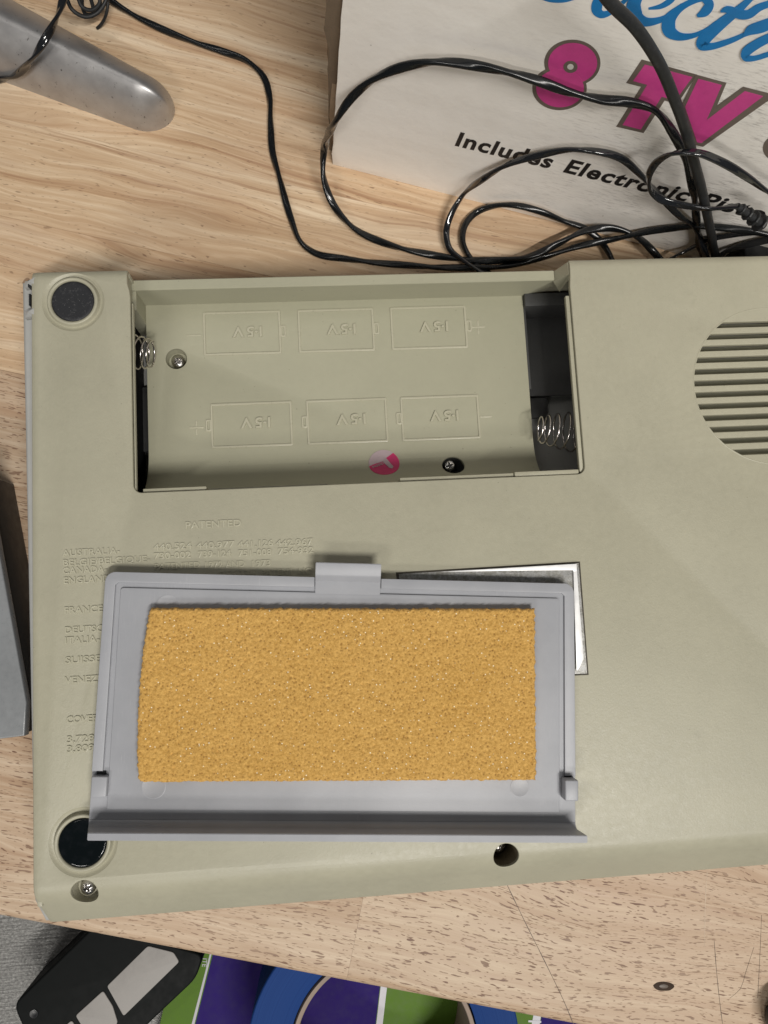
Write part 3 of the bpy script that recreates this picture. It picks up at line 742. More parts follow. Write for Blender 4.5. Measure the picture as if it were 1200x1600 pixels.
# ------------------------------------------------------------ battery cover
CZ = 6.62
c1, c2 = P(165, 893, CZ), P(897, 912, CZ)
crot = math.atan2(c2.y - c1.y, c2.x - c1.x)
cov = thing('battery_cover', 'grey plastic battery cover with orange foam, lying inside up on the console', 'battery cover', (c1.x, c1.y, 6.1), crot)
CI = (Matrix.Translation((c1.x, c1.y, 0)) @ Matrix.Rotation(crot, 4, 'Z')).inverted()
def C(u, v, z=CZ): q = CI @ P(u, v, z); return q.x, q.y
CW = C(897, 912)[0]; CB = C(520, 1284)[1]
print('cover w', CW, 'bottom', CB, C(150, 1255), C(900, 1283), C(135, 1303, 7.7), C(917, 1303, 7.7), [C(u, v, 7.1) for u, v in ((235, 945), (835, 950), (218, 1222), (838, 1217))], C(493, 879), C(594, 881), C(592, 925), crot)
zc = lambda z: z - 6.1
XL, XR = 0.0, CW - 0.0
base = panel_mesh([[(XL + 0.3, 0), ] + [(XR - 0.35 + 0.35 * math.sin(R(a)), -0.35 + 0.35 * math.cos(R(a))) for a in range(0, 91, 15)] + [(XR + 0.05, CB), (XL - 0.05, CB)] + [(XL + 0.35 - 0.35 * math.cos(R(a)), -0.35 + 0.35 * math.sin(R(a))) for a in range(0, 80, 15)]], 0.18, 0.02, 2)
bmesh.ops.translate(base, vec=(0, 0, zc(6.52)), verts=base.verts[:])
from_bm('cover_plate', base, M_COVER, cov, 35)
# outer rim band
HX0, HX1 = C(492, 925)[0], C(594, 925)[0]
def rim_piece(pts):
    bm = panel_mesh([pts], 0.10, 0.02, 2); bmesh.ops.translate(bm, vec=(0, 0, zc(6.62)), verts=bm.verts[:]); return from_bm('rim', bm, M_COVER, cov, 35)
rw = 0.36; CBr = C(160, 1205)[1]
arcL = [(XL + 0.35 - 0.35 * math.cos(R(a)), -0.35 + 0.35 * math.sin(R(a))) for a in range(0, 91, 15)]
arcR = [(XR - 0.35 + 0.35 * math.sin(R(a)), -0.35 + 0.35 * math.cos(R(a))) for a in range(0, 91, 15)]
rim_piece([(XL - 0.03, CBr)] + arcL + [(HX0 - 0.03, 0), (HX0 - 0.03, -rw)] + [(XL + rw + 0.1, -rw), (XL + rw, -rw - 0.1), (XL + rw - 0.02, CBr)])
rim_piece([(HX1 + 0.03, -rw), (HX1 + 0.03, 0)] + arcR + [(XR + 0.03, CBr), (XR - rw, CBr), (XR - rw, -rw - 0.1), (XR - rw - 0.1, -rw)])
# raised inner field (leaves a groove behind the rim)
gw = 0.19
fld = panel_mesh([rrect(XL + rw + gw, XR - rw - gw, CB + 0.35, -rw - gw, (0.02, 0.02, 0.1, 0.1), 3)], 0.07, 0.02, 2)
bmesh.ops.translate(fld, vec=(0, 0, zc(6.60)), verts=fld.verts[:]); from_bm('inner_field', fld, M_COVER, cov, 35)
# latch tab: bent strip, rises then projects past the rear edge
def strip(name, x0, x1, prof, th, parent, mat=M_COVER, bev=0.02, n=1, fx=None):
    bm = bmesh.new(); up = []; lo = []
    for i, (y, z) in enumerate(prof):
        a = prof[max(0, i - 1)]; b = prof[min(len(prof) - 1, i + 1)]; t = Vector((b[0] - a[0], b[1] - a[1])).normalized(); nn = Vector((t.y, -t.x)) * th
        e0_, e1_ = fx(i) if fx else (x0, x1)
        up.append([bm.verts.new((e0_, y, z)), bm.verts.new((e1_, y, z))]); lo.append([bm.verts.new((e0_, y + nn.x, z + nn.y)), bm.verts.new((e1_, y + nn.x, z + nn.y))])
    for i in range(len(prof) - 1):
        bm.faces.new((up[i][0], up[i][1], up[i + 1][1], up[i + 1][0])); bm.faces.new((lo[i][0], lo[i + 1][0], lo[i + 1][1], lo[i][1]))
        bm.faces.new((up[i][0], up[i + 1][0], lo[i + 1][0], lo[i][0])); bm.faces.new((up[i][1], lo[i][1], lo[i + 1][1], up[i + 1][1]))
    bm.faces.new((up[0][0], lo[0][0], lo[0][1], up[0][1])); bm.faces.new((up[-1][0], up[-1][1], lo[-1][1], lo[-1][0]))
    bmesh.ops.recalc_face_normals(bm, faces=bm.faces[:])
    if bev: bmesh.ops.bevel(bm, geom=[e for e in bm.edges if e.calc_face_angle(0) > R(50)], offset=bev, segments=2, affect='EDGES')
    return from_bm(name, bm, mat, parent, 30)
TYt = C(543, 880, 6.85)[1]
strip('latch_tab', HX0, HX1, [(-rw - 0.25, zc(6.60)), (-0.14, zc(6.62)), (0.02, zc(6.78)), (0.10, zc(6.83)), (TYt, zc(6.86))], 0.15, cov)
# mould circles
for (u, v, r) in ((240, 1229, 0.41), (812, 1230, 0.34), (262, 948, 0.42)):
    cx, cy = C(u, v, 6.59)
    from_bm('mould_mark', lathe_bm([(r + 0.02, -0.01), (r, 0.007), (r - 0.025, 0.0), (0, 0.003)], 48, (cx, cy, zc(6.60))), M_COVER, cov, 60)
# corner catches
def catch(x0, x1, y0, y1, zt):
    bm = bbox_bm(x0, x1, y0, y1, zc(6.45), zc(zt), 0.05, 3); return from_bm('catch', bm, M_COVER, cov, 35)
a = C(143, 1213, 6.8); b = C(166, 1246, 6.8); catch(a[0], b[0], b[1], a[1], 6.82)
a = C(883, 1219, 7.05); b = C(904, 1252, 7.05); catch(a[0], b[0], b[1], a[1], 7.06)
box('catch_slot', C(150, 1206)[0], C(165, 1206)[0], C(155, 1212)[1] , C(155, 1205)[1], zc(6.5), zc(6.545), M_BLK, cov, 0)
box('catch_slot', C(883, 1212)[0], C(893, 1212)[0], C(890, 1218)[1] - .02, C(890, 1211)[1], zc(6.5), zc(6.545), M_BLK, cov, 0)
# upstanding lip with swept-in ends
LT = 7.62
yl1 = C(520, 1303.5, LT)[1]
prof = []
for k in range(7):
    a = R(90 * k / 6); prof.append((CB + 0.02 - 0.22 * math.sin(a) * 0.9, zc(6.52) + 0.22 * (1 - math.cos(a))))
prof.append((yl1, zc(LT)))
lx0, lx1 = C(137, 1303, LT)[0], C(918, 1303, LT)[0]
def fxl(i):
    k = prof[i][1] - zc(6.52); k = min(1, k / (zc(LT) - zc(6.52)))
    return (-0.05 + (lx0 + 0.05) * k, CW + 0.05 + (lx1 - CW - 0.05) * k)
strip('lip', 0, 0, prof, -0.24, cov, fx=fxl)
# foam pad: dense displaced block
FT = 7.05
q = [C(u, v, z) for u, v, z in ((236, 951, FT), (836, 952, FT), (838, 1219, FT), (218, 1222, FT))]
NX, NY = 330, 150
def foam_top(a, b):
    # corners with the clipped upper-left one
    x = (q[0][0] * (1 - a) + q[1][0] * a) * (1 - b) + (q[3][0] * (1 - a) + q[2][0] * a) * b
    y = (q[0][1] * (1 - a) + q[1][1] * a) * (1 - b) + (q[3][1] * (1 - a) + q[2][1] * a) * b
    if a < 0.05 and b < 0.3: x += 0.0
    return x, y
verts = []; faces = []
for j in range(NY + 1):
    for i in range(NX + 1):
        a, b = i / NX, j / NY; x, y = foam_top(a, b)
        # left side bows out below the clipped corner
        x += -0.22 * math.sin(math.pi * min(1, b * 1.0)) ** 0.6 * (1 - a) ** 6 * (b > 0) * (1 if b < 1 else 0)
        ed = min(i, NX - i, j, NY - j)
        h = FT - (0.05 if ed == 0 else 0.015 if ed == 1 else 0)
        p = Vector((x, y, 0))
        h += 0.008 * noise.noise(p * 6.0) + 0.022 * noise.noise(p * 17.0) + 0.02 * noise.noise(p * 0.7) - (0.05 * max(0, noise.noise(p * 9 + Vector((5, 5, 5))) - 0.35) * 3)
        if ed <= 1:
            x += 0.05 * noise.noise(p * 8 + Vector((9, 0, 0))); y += 0.04 * noise.noise(p * 8 + Vector((0, 9, 3)))
        verts.append((x, y, zc(h)))
def vid(i, j): return j * (NX + 1) + i
for j in range(NY):
    for i in range(NX): faces.append((vid(i, j), vid(i, j + 1), vid(i + 1, j + 1), vid(i + 1, j)))
per = [(i, 0) for i in range(NX)] + [(NX, j) for j in range(NY)] + [(i, NY) for i in range(NX, 0, -1)] + [(0, j) for j in range(NY, 0, -1)]
prev = [vid(*p) for p in per]
cx = sum(v[0] for v in verts) / len(verts); cy = sum(v[1] for v in verts) / len(verts)
for k in range(1, 6):
    t = k / 5; cur = []
    for (i, j), pv in zip(per, [vid(*p) for p in per]):
        x, y, z = verts[pv]; zz = z + (zc(6.585) - z) * t
        p = Vector((x * 7, y * 7, zz * 7)); out = 0.035 * noise.noise(p) + 0.02 * math.sin(math.pi * t)
        dx, dy = (1 if i == NX else -1 if i == 0 else 0), (1 if j == 0 else -1 if j == NY else 0)
        verts.append((x + dx * out, y + dy * out, zz)); cur.append(len(verts) - 1)
    n = len(per)
    for m in range(n): faces.append((prev[m], prev[(m + 1) % n], cur[(m + 1) % n], cur[m]))
    prev = cur
me = bpy.data.meshes.new('foam_pad'); me.from_pydata(verts, [], faces); me.update()
foam = link('foam_pad', me, M_FOAM, cov, None)
foam.data.polygons.foreach_set('use_smooth', [True] * len(me.polygons))

# ------------------------------------------------------------ cardboard box (stands on its bottom, printed side towards us)
A0 = P(519, 257, 0); B0 = P(1060, 397, 0)
bdir = (B0 - A0).normalized(); bang = math.atan2(bdir.y, bdir.x); bn = Vector((math.sin(bang), -math.cos(bang), 0))
def BP(u, v, off=0.0):
    """point on the printed side (or off cm in front of it)"""
    d = ray(u, v); o = A0 + bn * off; t = (o - CAM).dot(bn) / d.dot(bn); return CAM + d * t
BXM = Matrix.Translation(A0) @ Matrix.Rotation(bang, 4, 'Z'); BXI = BXM.inverted()
def bl(u, v):      # local (x along, z up) of a pixel on the printed side
    q = BXI @ BP(u, v); return (q.x, q.z)
print('box', bl(519, 257), bl(535, 0), bl(1060, 397), bl(1200, 0), bl(707, 225), bl(1190, 345), bl(900, 60))
cbx = thing('cardboard_box', 'worn white cardboard box with blue script and magenta 8 TV print, standing on the bench', 'box', A0, bang)
BH = 26.0; BWD = 40.0; BD = 14.0
def face_xz(bm, y0=0.0):   # panel drawn in XY -> stands in XZ facing -Y
    bm.transform(Matrix(((1, 0, 0, 0), (0, 0, -1, y0), (0, 1, 0, 0), (0, 0, 0, 1)))); return bm
lx, lz = bl(535, 0)
edge = [(0.02, 0.0), (0.0, 0.5)]
for k in range(1, 16):
    z = lz * k / 12; tgt = bl(518 + 17 * min(1.3, k / 12) ** 1.3, 257 - 257 * k / 12)[0]
    edge.append((tgt + 0.05 * noise.noise(Vector((k * 1.7, 0, 0))), z))
edge.append((edge[-1][0], BH))
front = face_xz(panel_mesh([[(BWD, 0), (BWD, BH)] + edge[::-1]], 0.32, 0.03, 2), 0.0)
bmesh.ops.recalc_face_normals(front, faces=front.faces[:])
for v in front.verts: v.co.y += 0.0
from_bm('front_panel', front, M_BOX, cbx, 35)
box('back_panel', 0.3, BWD, BD - 0.3, BD, 0, BH, M_BOX, cbx, 0.03)
box('bottom_panel', 0.3, BWD, 0.33, BD - 0.33, 0.02, 0.3, M_CARD, cbx, 0.0)
box('top_panel', 0.3, BWD, 0.33, BD - 0.33, BH - 0.3, BH, M_BOX, cbx, 0.0)
# open left end: stacked torn flaps standing out beside the printed side
def flap(x0, x1, y, zs, mat, seed, name='side_flap', th=0.28):
    n = 22; bm = bmesh.new(); ra = []
    for k in range(n + 1):
        z = zs[0] + (zs[1] - zs[0]) * k / n; j = noise.noise(Vector((seed, z * 0.9, 0))); jj = noise.noise(Vector((seed + 5, z * 2.5, 0)))
        xo = x0 - 0.14 * j - 0.06 * jj; bend = 0.25 * math.sin(z * 0.35 + seed)
        ra.append([bm.verts.new((xo, y + bend, z)), bm.verts.new((x1, y + bend, z)), bm.verts.new((x1, y + th + bend, z)), bm.verts.new((xo + 0.03 * jj, y + th + bend, z))])
    for a, b in zip(ra, ra[1:]):
        for i in range(4): bm.faces.new((a[i], a[(i + 1) % 4], b[(i + 1) % 4], b[i]))
    bm.faces.new(ra[0]); bm.faces.new(ra[-1][::-1]); bmesh.ops.recalc_face_normals(bm, faces=bm.faces[:])
    return from_bm(name, bm, mat, cbx, 30)
flap(-0.28, 0.35, 0.40, (0.1, BH), M_CARDD, 1.0)
flap(-0.16, 0.35, 0.72, (0.6, BH), M_CARD, 3.3)
flap(-0.42, 0.2, 1.05, (0.0, BH), M_CARD, 7.1)
flap(-0.30, 0.2, 1.40, (1.4, BH), M_CARDD, 9.4)
# --- print
def prn(loops_px, off, mat, name='print', px=True):
    loops = [[bl(u, v) for u, v in lp] for lp in loops_px] if px else loops_px
    bm = face_xz(panel_mesh(loops, 0.006, 0, 0), -off)
    return from_bm(name, bm, mat, cbx, None)
Z3 = lambda pts: [(800 + x / 3.0, y / 3.0) for x, y in pts]
def zc_circ(cx, cy, rx, ry, n=44): return Z3([(cx + rx * math.cos(2 * math.pi * k / n), cy + ry * math.sin(2 * math.pi * k / n)) for k in range(n)])
prn([zc_circ(283, 294, 132, 109)], 0.010, M_BROWN, 'printed_numeral'); prn([zc_circ(223, 412, 128, 103)], 0.016, M_BROWN, 'printed_numeral')
prn([zc_circ(285, 294, 115, 95)], 0.022, M_PINK, 'printed_numeral'); prn([zc_circ(226, 411, 112, 89)], 0.028, M_PINK, 'printed_numeral')
prn([zc_circ(275, 310, 33, 28)], 0.034, M_BROWN, 'printed_numeral'); prn([zc_circ(275, 309, 15, 13)], 0.040, M_WHITEP, 'printed_numeral')
prn([Z3([(608, 278), (535, 388), (605, 406), (488, 593), (617, 623), (716, 470), (775, 486), (868, 349)])], 0.010, M_BROWN, 'printed_letter')
prn([Z3([(623, 301), (568, 378), (634, 396), (519, 584), (604, 606), (702, 452), (768, 468), (846, 360)])], 0.016, M_PINK, 'printed_letter')
prn([Z3([(862, 347), (1006, 386), (962, 492), (1084, 404), (1250, 446), (1190, 478), (896, 686), (852, 676), (800, 480)])], 0.022, M_BROWN, 'printed_letter')
prn([Z3([(874, 366), (984, 396), (913, 560), (1092, 424), (1178, 448), (888, 668), (868, 664), (812, 498)])], 0.028, M_PINK, 'printed_letter')
prn([zc_circ(1240, 694, 64, 58)], 0.010, M_BROWN, 'printed_letter'); prn([zc_circ(1262, 694, 58, 46)], 0.016, M_PINK, 'printed_letter')
def stroke(pts, off, mat, step=4):
    """brush stroke from (x, y, width) in the x3 crop, made into a closed outline"""
    P3 = catmull([(x, y, w) for x, y, w in pts], step); Lf = []; Rt = []
    for i, p in enumerate(P3):
        a = P3[max(0, i - 1)]; b = P3[min(len(P3) - 1, i + 1)]; t = Vector((b.x - a.x, b.y - a.y)).normalized(); nn = Vector((-t.y, t.x)) * max(3, p.z) / 2
        Lf.append((p.x + nn.x, p.y + nn.y)); Rt.append((p.x - nn.x, p.y - nn.y))
    bm = bmesh.new(); off_ = off
    ll = [bl(*Z3([q])[0]) for q in Lf]; rr_ = [bl(*Z3([q])[0]) for q in Rt]
    va = [bm.verts.new((x, -off_, z)) for x, z in ll]; vb = [bm.verts.new((x, -off_, z)) for x, z in rr_]
    va2 = [bm.verts.new((x, -off_ + 0.006, z)) for x, z in ll]; vb2 = [bm.verts.new((x, -off_ + 0.006, z)) for x, z in rr_]
    for i in range(len(va) - 1):
        bm.faces.new((va[i], va[i + 1], vb[i + 1], vb[i])); bm.faces.new((va[i], va2[i], va2[i + 1], va[i + 1])); bm.faces.new((vb[i], vb[i + 1], vb2[i + 1], vb2[i]))
    bmesh.ops.recalc_face_normals(bm, faces=bm.faces[:])
    # round the two tips
    return from_bm('script_stroke', bm, mat, cbx, None)
SB = M_BLUE
stroke([(130, -22, 30), (180, -4, 26), (240, 0, 22), (300, -12, 16)], 0.010, SB)
stroke([(470, -60, 20), (412, -10, 46), (398, 44, 50), (420, 66, 36), (462, 56, 24), (510, 20, 20), (560, -30, 18)], 0.016, SB)
stroke([(640, 40, 10), (700, 28, 24), (745, 0, 28), (770, -30, 20)], 0.010, SB)
stroke([(610, -40, 30), (572, 20, 66), (582, 76, 70), (628, 100, 44), (690, 92, 30), (745, 66, 24), (800, 20, 20)], 0.022, SB)
stroke([(868, 72, 14), (905, 52, 44), (925, 18, 44), (900, -14, 40), (840, 6, 28), (778, 44, 36), (738, 92, 60), (738, 138, 64), (778, 166, 42), (840, 166, 26), (905, 140, 18), (960, 100, 16)], 0.028, SB)
stroke([(1130, -20, 24), (1050, 52, 40), (975, 112, 52), (905, 176, 60), (890, 206, 50), (930, 214, 34), (1000, 196, 28), (1070, 168, 22), (1125, 138, 16)], 0.034, SB)
stroke([(978, 50, 8), (1010, 40, 34), (1070, 62, 46), (1110, 62, 42), (1160, 30, 36), (1220, 8, 30)], 0.040, SB)
stroke([(1085, 166, 8), (1120, 136, 46), (1170, 120, 56), (1230, 96, 50)], 0.046, SB)
stroke([(1230, 160, 40), (1150, 200, 44), (1098, 240, 44), (1096, 262, 36), (1130, 268, 26), (1230, 240, 24)], 0.052, SB)
# line of text
x0_, z0_ = bl(709, 226); x1_, z1_ = bl(1200, 346)
words = [('Includes', 709, 858), ('Electronic', 878, 1070), ('Pistol', 1088, 1200)]
for wtxt, ua, ub in words:
    fa = (ua - 709) / (1200 - 709); xa = bl(ua, 226 + 120 * fa)[0]; fb = (ub - 709) / (1200 - 709); xb = bl(ub, 226 + 120 * fb)[0]
    za = z0_ + (z1_ - z0_) * (xa - x0_) / (x1_ - x0_)
    tb = text_bm(wtxt, 1.0, 0.006, 0, 0.030, 0.14, 'LEFT', 1.10)
    xs_ = [v.co.x for v in tb.verts]; kx = (xb - xa) / (max(xs_) - min(xs_))
    tb.transform(Matrix.Translation((xa, za, 0)) @ Matrix.Rotation(math.atan2(z1_ - z0_, x1_ - x0_), 4, 'Z') @ Matrix.Diagonal((kx, 0.98 / 0.73, 1, 1)))
    from_bm('printed_word', face_xz(tb, -0.012), M_BLACKI, cbx, None)

# ------------------------------------------------------------ cables
def cable(label, spec, a, b=None, turn=0.0, mat=M_CAB, peanut=0.0, name='cable', jit=0.03, phase=0.0, end=None):
    pts = []
    for s in spec:
        if s[0] == 'b': pts.append(BP(s[1], s[2], s[3]))
        else:
            q = P(s[0], s[1], s[2])
            if (q - A0).dot(bn) < 0.28 and s[0] > 500: q = BP(s[0], s[1], 0.3)
            pts.append(q)
    pp = catmull(pts, 0.09)
    if jit:
        pp = [p + Vector((noise.noise(p * 0.55 + Vector((a * 50, 0, 0))), noise.noise(p * 0.55 + Vector((7, a * 30, 0))), 0)) * jit for p in pp]
    for p in pp: p.z = max(p.z, (b or a) + 0.01)
    pp = [p + bn * max(0, 0.24 - (p - A0).dot(bn)) if p.x > A0.x - 0.3 else p for p in pp]
    o = from_bm(name, sweep_bm(pp, a, b, turn, 14, peanut, phase), mat, None, 80)
    return tag(o, label, 'cable', 'black cables behind the console')
cable('long twisted cable running from the silver bar down past the box and along the console', [(150, -22, .5), (176, 2, .3), (205, 21, .2), (250, 44, .2), (300, 65, .18), (345, 79, .18), (385, 95, .18), (410, 118, .18), (421, 150, .18), (423, 195, .18), (426, 235, .18), (440, 290, .18), (454, 340, .18), (470, 378, .18), (495, 397, .2), (540, 405, .2), (620, 413, .2), (700, 418, .3), (780, 417, .5), (850, 402, .7), (900, 386, .8), (960, 373, 1.0), (1030, 359, 1.3), (1090, 353, 1.6), (1150, 358, 1.6), (1230, 372, 1.5)], 0.162, 0.132, 6.2, M_CAB, 0.15)
cable('twisted cable in a wide loop over the left part of the box print', [(1112, 440, .8), (1098, 398, 1.0), (1088, 340, 1.2), ('b', 1082, 290, 0.7), ('b', 1068, 242, 0.6), ('b', 1050, 205, 0.6), ('b', 1022, 172, 0.6), ('b', 985, 160, 0.6), ('b', 940, 156, 0.6), ('b', 890, 144, 0.6), ('b', 845, 128, 0.6), ('b', 790, 112, 0.6), ('b', 740, 102, 0.6), ('b', 685, 97, 0.7), ('b', 635, 103, 0.8), ('b', 590, 120, 0.9), ('b', 552, 150, 1.2), ('b', 524, 190, 1.6), (506, 236, 2.0), (506, 280, 1.2), (522, 322, .6), (555, 357, .3), (600, 380, .25), (660, 395, .25), (720, 405, .3), (780, 407, .6), (830, 400, .9), (875, 380, 1.1), (915, 361, 1.2), (955, 356, 1.1), (992, 368, .9), (1018, 390, .6), (1050, 430, .4)], 0.175, 0.138, 5.4, M_CAB, 0.2)
cable('glossy cable in a middle loop crossing the lower line of box lettering', [(1110, 420, .6), (1086, 356, .9), ('b', 1062, 338, 0.5), ('b', 1025, 300, 0.4), ('b', 998, 270, 0.4), ('b', 970, 247, 0.4), ('b', 930, 236, 0.5), ('b', 885, 234, 0.5), ('b', 840, 243, 0.6), ('b', 795, 257, 0.7), ('b', 757, 278, 0.8), (725, 303, 1.3), (705, 335, .9), (697, 362, .6), (702, 388, .5), (722, 406, .5), (760, 430, .4)], 0.150, 0.120, 7.0, M_CABG, 0.25, phase=0.8)
cable('small inner cable loop on the wood between box and console', [(770, 432, .3), (740, 408, .3), (724, 380, .3), (727, 352, .25), (745, 332, .2), (775, 322, .2), (810, 322, .2), (845, 331, .25), (880, 346, .3), (915, 358, .4), (940, 378, .4), (955, 402, .4), (968, 440, .4)], 0.155, 0.13, 6.5, M_CAB, 0.15)
cable('thick straight cable hanging in front of the box from the top', [('b', 925, -40, 2.0), ('b', 950, 0, 1.9), ('b', 992, 42, 1.8), ('b', 1026, 92, 1.6), ('b', 1052, 150, 1.4), ('b', 1070, 200, 1.3), ('b', 1084, 250, 1.2), ('b', 1097, 300, 1.1), ('b', 1108, 350, 1.0), (1118, 400, .9), (1128, 450, .6)], 0.185, None, 0, M_CABM, 0, jit=0.02)
cable('glossy looped lead ending in the ribbed plug', [('b', 1235, 322, 1.6), ('b', 1200, 300, 1.6), ('b', 1160, 272, 1.6), ('b', 1125, 252, 1.7), ('b', 1090, 239, 1.8), ('b', 1055, 239, 1.8), ('b', 1028, 252, 1.6), ('b', 1014, 275, 1.5), ('b', 1018, 298, 1.4), ('b', 1034, 312, 1.4), ('b', 1070, 321, 1.4), ('b', 1110, 326, 1.4), ('b', 1154, 322, 1.4)], 0.15, 0.11, 9.0, M_CABG, 0.45, jit=0.01)
cable('short glossy lead curving along the rear edge of the console', [(1005, 440, .9), (1040, 410, 1.0), (1075, 390, 1.2), (1110, 374, 1.2), (1150, 367, 1.1), (1190, 365, 1.0), (1240, 368, 1.0)], 0.12, 0.09, 8.0, M_CABG, 0.3, jit=0.0)
cable('matt cable crossing under the plug at the right edge', [(1100, 432, .3), (1130, 396, .3), (1160, 384, .3), (1200, 375, .3), (1250, 366, .3)], 0.16, 0.13, 8.0, M_CABM, 0.2, jit=0.0)
cable('cable draped across the silver bar at the top left', [(-40, 131, .3), (0, 124, .35), (28, 115, 1.3), (50, 92, 2.7), (70, 62, 3.5), (88, 30, 3.4), (98, 0, 3.2), (104, -40, 3.0)], 0.175, 0.12, 5.0, M_CABG, 0.4, jit=0.0)
# thin wire bundle by the bar
wb = []
rw_ = random.Random(5)
cable('thin grey wire hooking down beside the silver bar', [(150, -30, 1.6), (168, 0, 1.4), (166, 22, 1.0), (158, 38, .4), (152, 44, .12)], 0.07, None, 0, M_CABM, 0, name='thin_wire', jit=0)
for k, sp_ in enumerate([[(100, -20, 1.8), (112, 14, 1.6), (132, 26, 1.3), (152, 20, 1.3), (166, 0, 1.5), (170, -20, 1.6)], [(118, -20, 2.0), (128, 10, 1.7), (142, 16, 1.5), (156, 4, 1.5), (150, -20, 1.8)], [(132, -20, 1.0), (128, 4, .9), (134, 22, .9), (146, 22, .9), (142, -2, 1.0), (138, -20, 1.0)]]):
    cable(['outer loop of the dark wire bundle behind the silver bar', 'middle loop of the dark wire bundle behind the silver bar', 'innermost tight loop of the dark wire bundle behind the silver bar'][k], sp_, 0.09, None, 0, M_CABM, 0, name='thin_wire', jit=0)
# ribbed plug
pa = BP(1152, 322, 1.4); pb = BP(1192, 352, 1.4); ax = (pb - pa).normalized(); plen = (pb - pa).length
plug = thing('cable_plug', 'black plug with ribbed strain relief lying at the right behind the console', 'plug', pa)
rotp = Vector((0, 0, 1)).rotation_difference(ax).to_matrix()
from_bm('strain_relief_core', lathe_bm([(0.0, 0), (0.13, 0), (0.20, plen), (0, plen)], 20, (0, 0, 0), rotp), M_CABM, plug, 50)
for k in range(4):
    t = 0.12 + 0.24 * k
    if t * plen > plen: break
    z = t * plen; rr2 = 0.20 + 0.045 * k
    bmr = lathe_bm([(0.12, z), (rr2, z + 0.01), (rr2 + 0.03, z + 0.06), (rr2, z + 0.12), (0.12, z + 0.13)], 10, (0, 0, 0), rotp)
    from_bm('rib', bmr, M_CABM, plug, 30)
cpos = P(1186, 392, 2.2) - pa
pbx = bbox_bm(-0.80, 1.1, -1.2, 0.55, -1.6, 0.2, 0.12, 3); pbx.transform(Matrix.Translation(cpos) @ Matrix.Rotation(R(3), 4, 'Z')); from_bm('plug_body', pbx, M_CABM, plug, 40)

# ------------------------------------------------------------ silver bar (foot of a stand) at the top left
def bar_mat():
    t = NT('silver_cast_metal'); v = t.tc.outputs['Object']; n = t.noise(v, 1.2, 4); sc_ = t.noise(v, 4.5, 5, 0.75); gr = t.noise(v, 30, 2)
    c = t.mix(t.g(n, 0.3, 0.7), (0.42, 0.41, 0.41), (0.52, 0.51, 0.505))
    c = t.mix(t.g(sc_, 0.635, 0.66, 0, 0.8), c, (0.06, 0.05, 0.045)); t.col(c)
    t.b.inputs['Metallic'].default_value = 0.75; t.rough(t.g(n, .3, .7, 0.40, 0.48)); t.bump(t.math('ADD', gr, t.math('MULTIPLY', sc_, .4)), 0.12, 0.015); return t.m
M_BAR = bar_mat()
tip = P(247, 165, 0); back = P(-60, 15, 0)
tip = P(238, 150, 1.2); tip.z = 0; back = P(-60, 14, 1.2); back.z = 0
bax = (back - tip); blen = bax.length * 1.15; bax.normalize()
bar = bpy.data.objects.new('silver_bar', None)
secs = []
bm = bmesh.new(); NS = 40; NK = 26
for i in range(NS + 1):
    t = i / NS; s = blen * (t ** 1.6)
    hw = 1.12 + 0.085 * s; hh = 2.05 + 0.05 * s
    # rounded nose
    nose = 1.35
    if s < nose: k = math.sqrt(max(0.0, 1 - (1 - s / nose) ** 2)); 
    else: k = 1.0
    kk = max(k, 0.02); hw *= kk; hz = hh * (0.45 + 0.55 * k) if k < 1 else hh
    ring = []
    for j in range(NK + 1):
        a = math.pi * j / NK; c_, s_ = math.cos(a), math.sin(a)
        x = hw * math.copysign(abs(c_) ** 0.75, c_); tt = (c_ - 0.12) / (0.88 if c_ > 0.12 else 1.12); x = hw * c_; at_ = min(1.0, abs(tt)); z = hz * (0.62 * (1 - at_ ** 1.35) + 0.38 * math.sqrt(max(0.0, 1 - at_ ** 4)))
        # roof-like top: ridge shifted to the lower-left side
        ring.append((s, x, z))
    secs.append(ring)
side = Vector((-bax.y, bax.x, 0))
vr = []
for ring in secs:
    vr.append([bm.verts.new(tip + bax * (s - 0.75) + side * x + Vector((0, 0, z))) for s, x, z in ring])
for a, b in zip(vr, vr[1:]):
    for j in range(NK): bm.faces.new((a[j], a[j + 1], b[j + 1], b[j]))
bm.faces.new(vr[0]); bm.faces.new(vr[-1][::-1]); bmesh.ops.recalc_face_normals(bm, faces=bm.faces[:])
bpy.data.objects.remove(bar)
sb = from_bm('stand_foot', bm, M_BAR, None, 80); tag(sb, 'silver metal bar with rounded chipped end at the top left of the bench', 'metal bar')

# ------------------------------------------------------------ grey device at the left edge
M_GDEV = plastic('light_grey_device', (0.22, 0.23, 0.24), 0.3, 12, 0.25, 0.08)
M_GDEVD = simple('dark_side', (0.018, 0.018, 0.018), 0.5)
gz = 3.0
g1, g2, g3, g4 = P(0, 872, gz), P(41, 1098, gz), P(38, 1150, gz), P(-60, 1162, gz); g5 = P(-60, 560, gz)
dv = thing('grey_device', 'light grey flat device beside the left wall of the console', 'device', (g3.x, g3.y, 0))
T_ = Vector((g3.x, g3.y, 0))
gg2 = Vector((g2.x + 0.05, g2.y, 0)); ext = (g1 - g2); g0 = g1 + ext * 0.6
pts = [g4, g3, g2, g1, g0, P(-300, 700, gz), P(-300, 1180, gz)]
bmd = panel_mesh([[(p.x - T_.x, p.y - T_.y) for p in pts]], 0.5, 0.06, 3); bmesh.ops.translate(bmd, vec=(0, 0, gz), verts=bmd.verts[:]); from_bm('top_shell', bmd, M_GDEV, dv, 35)
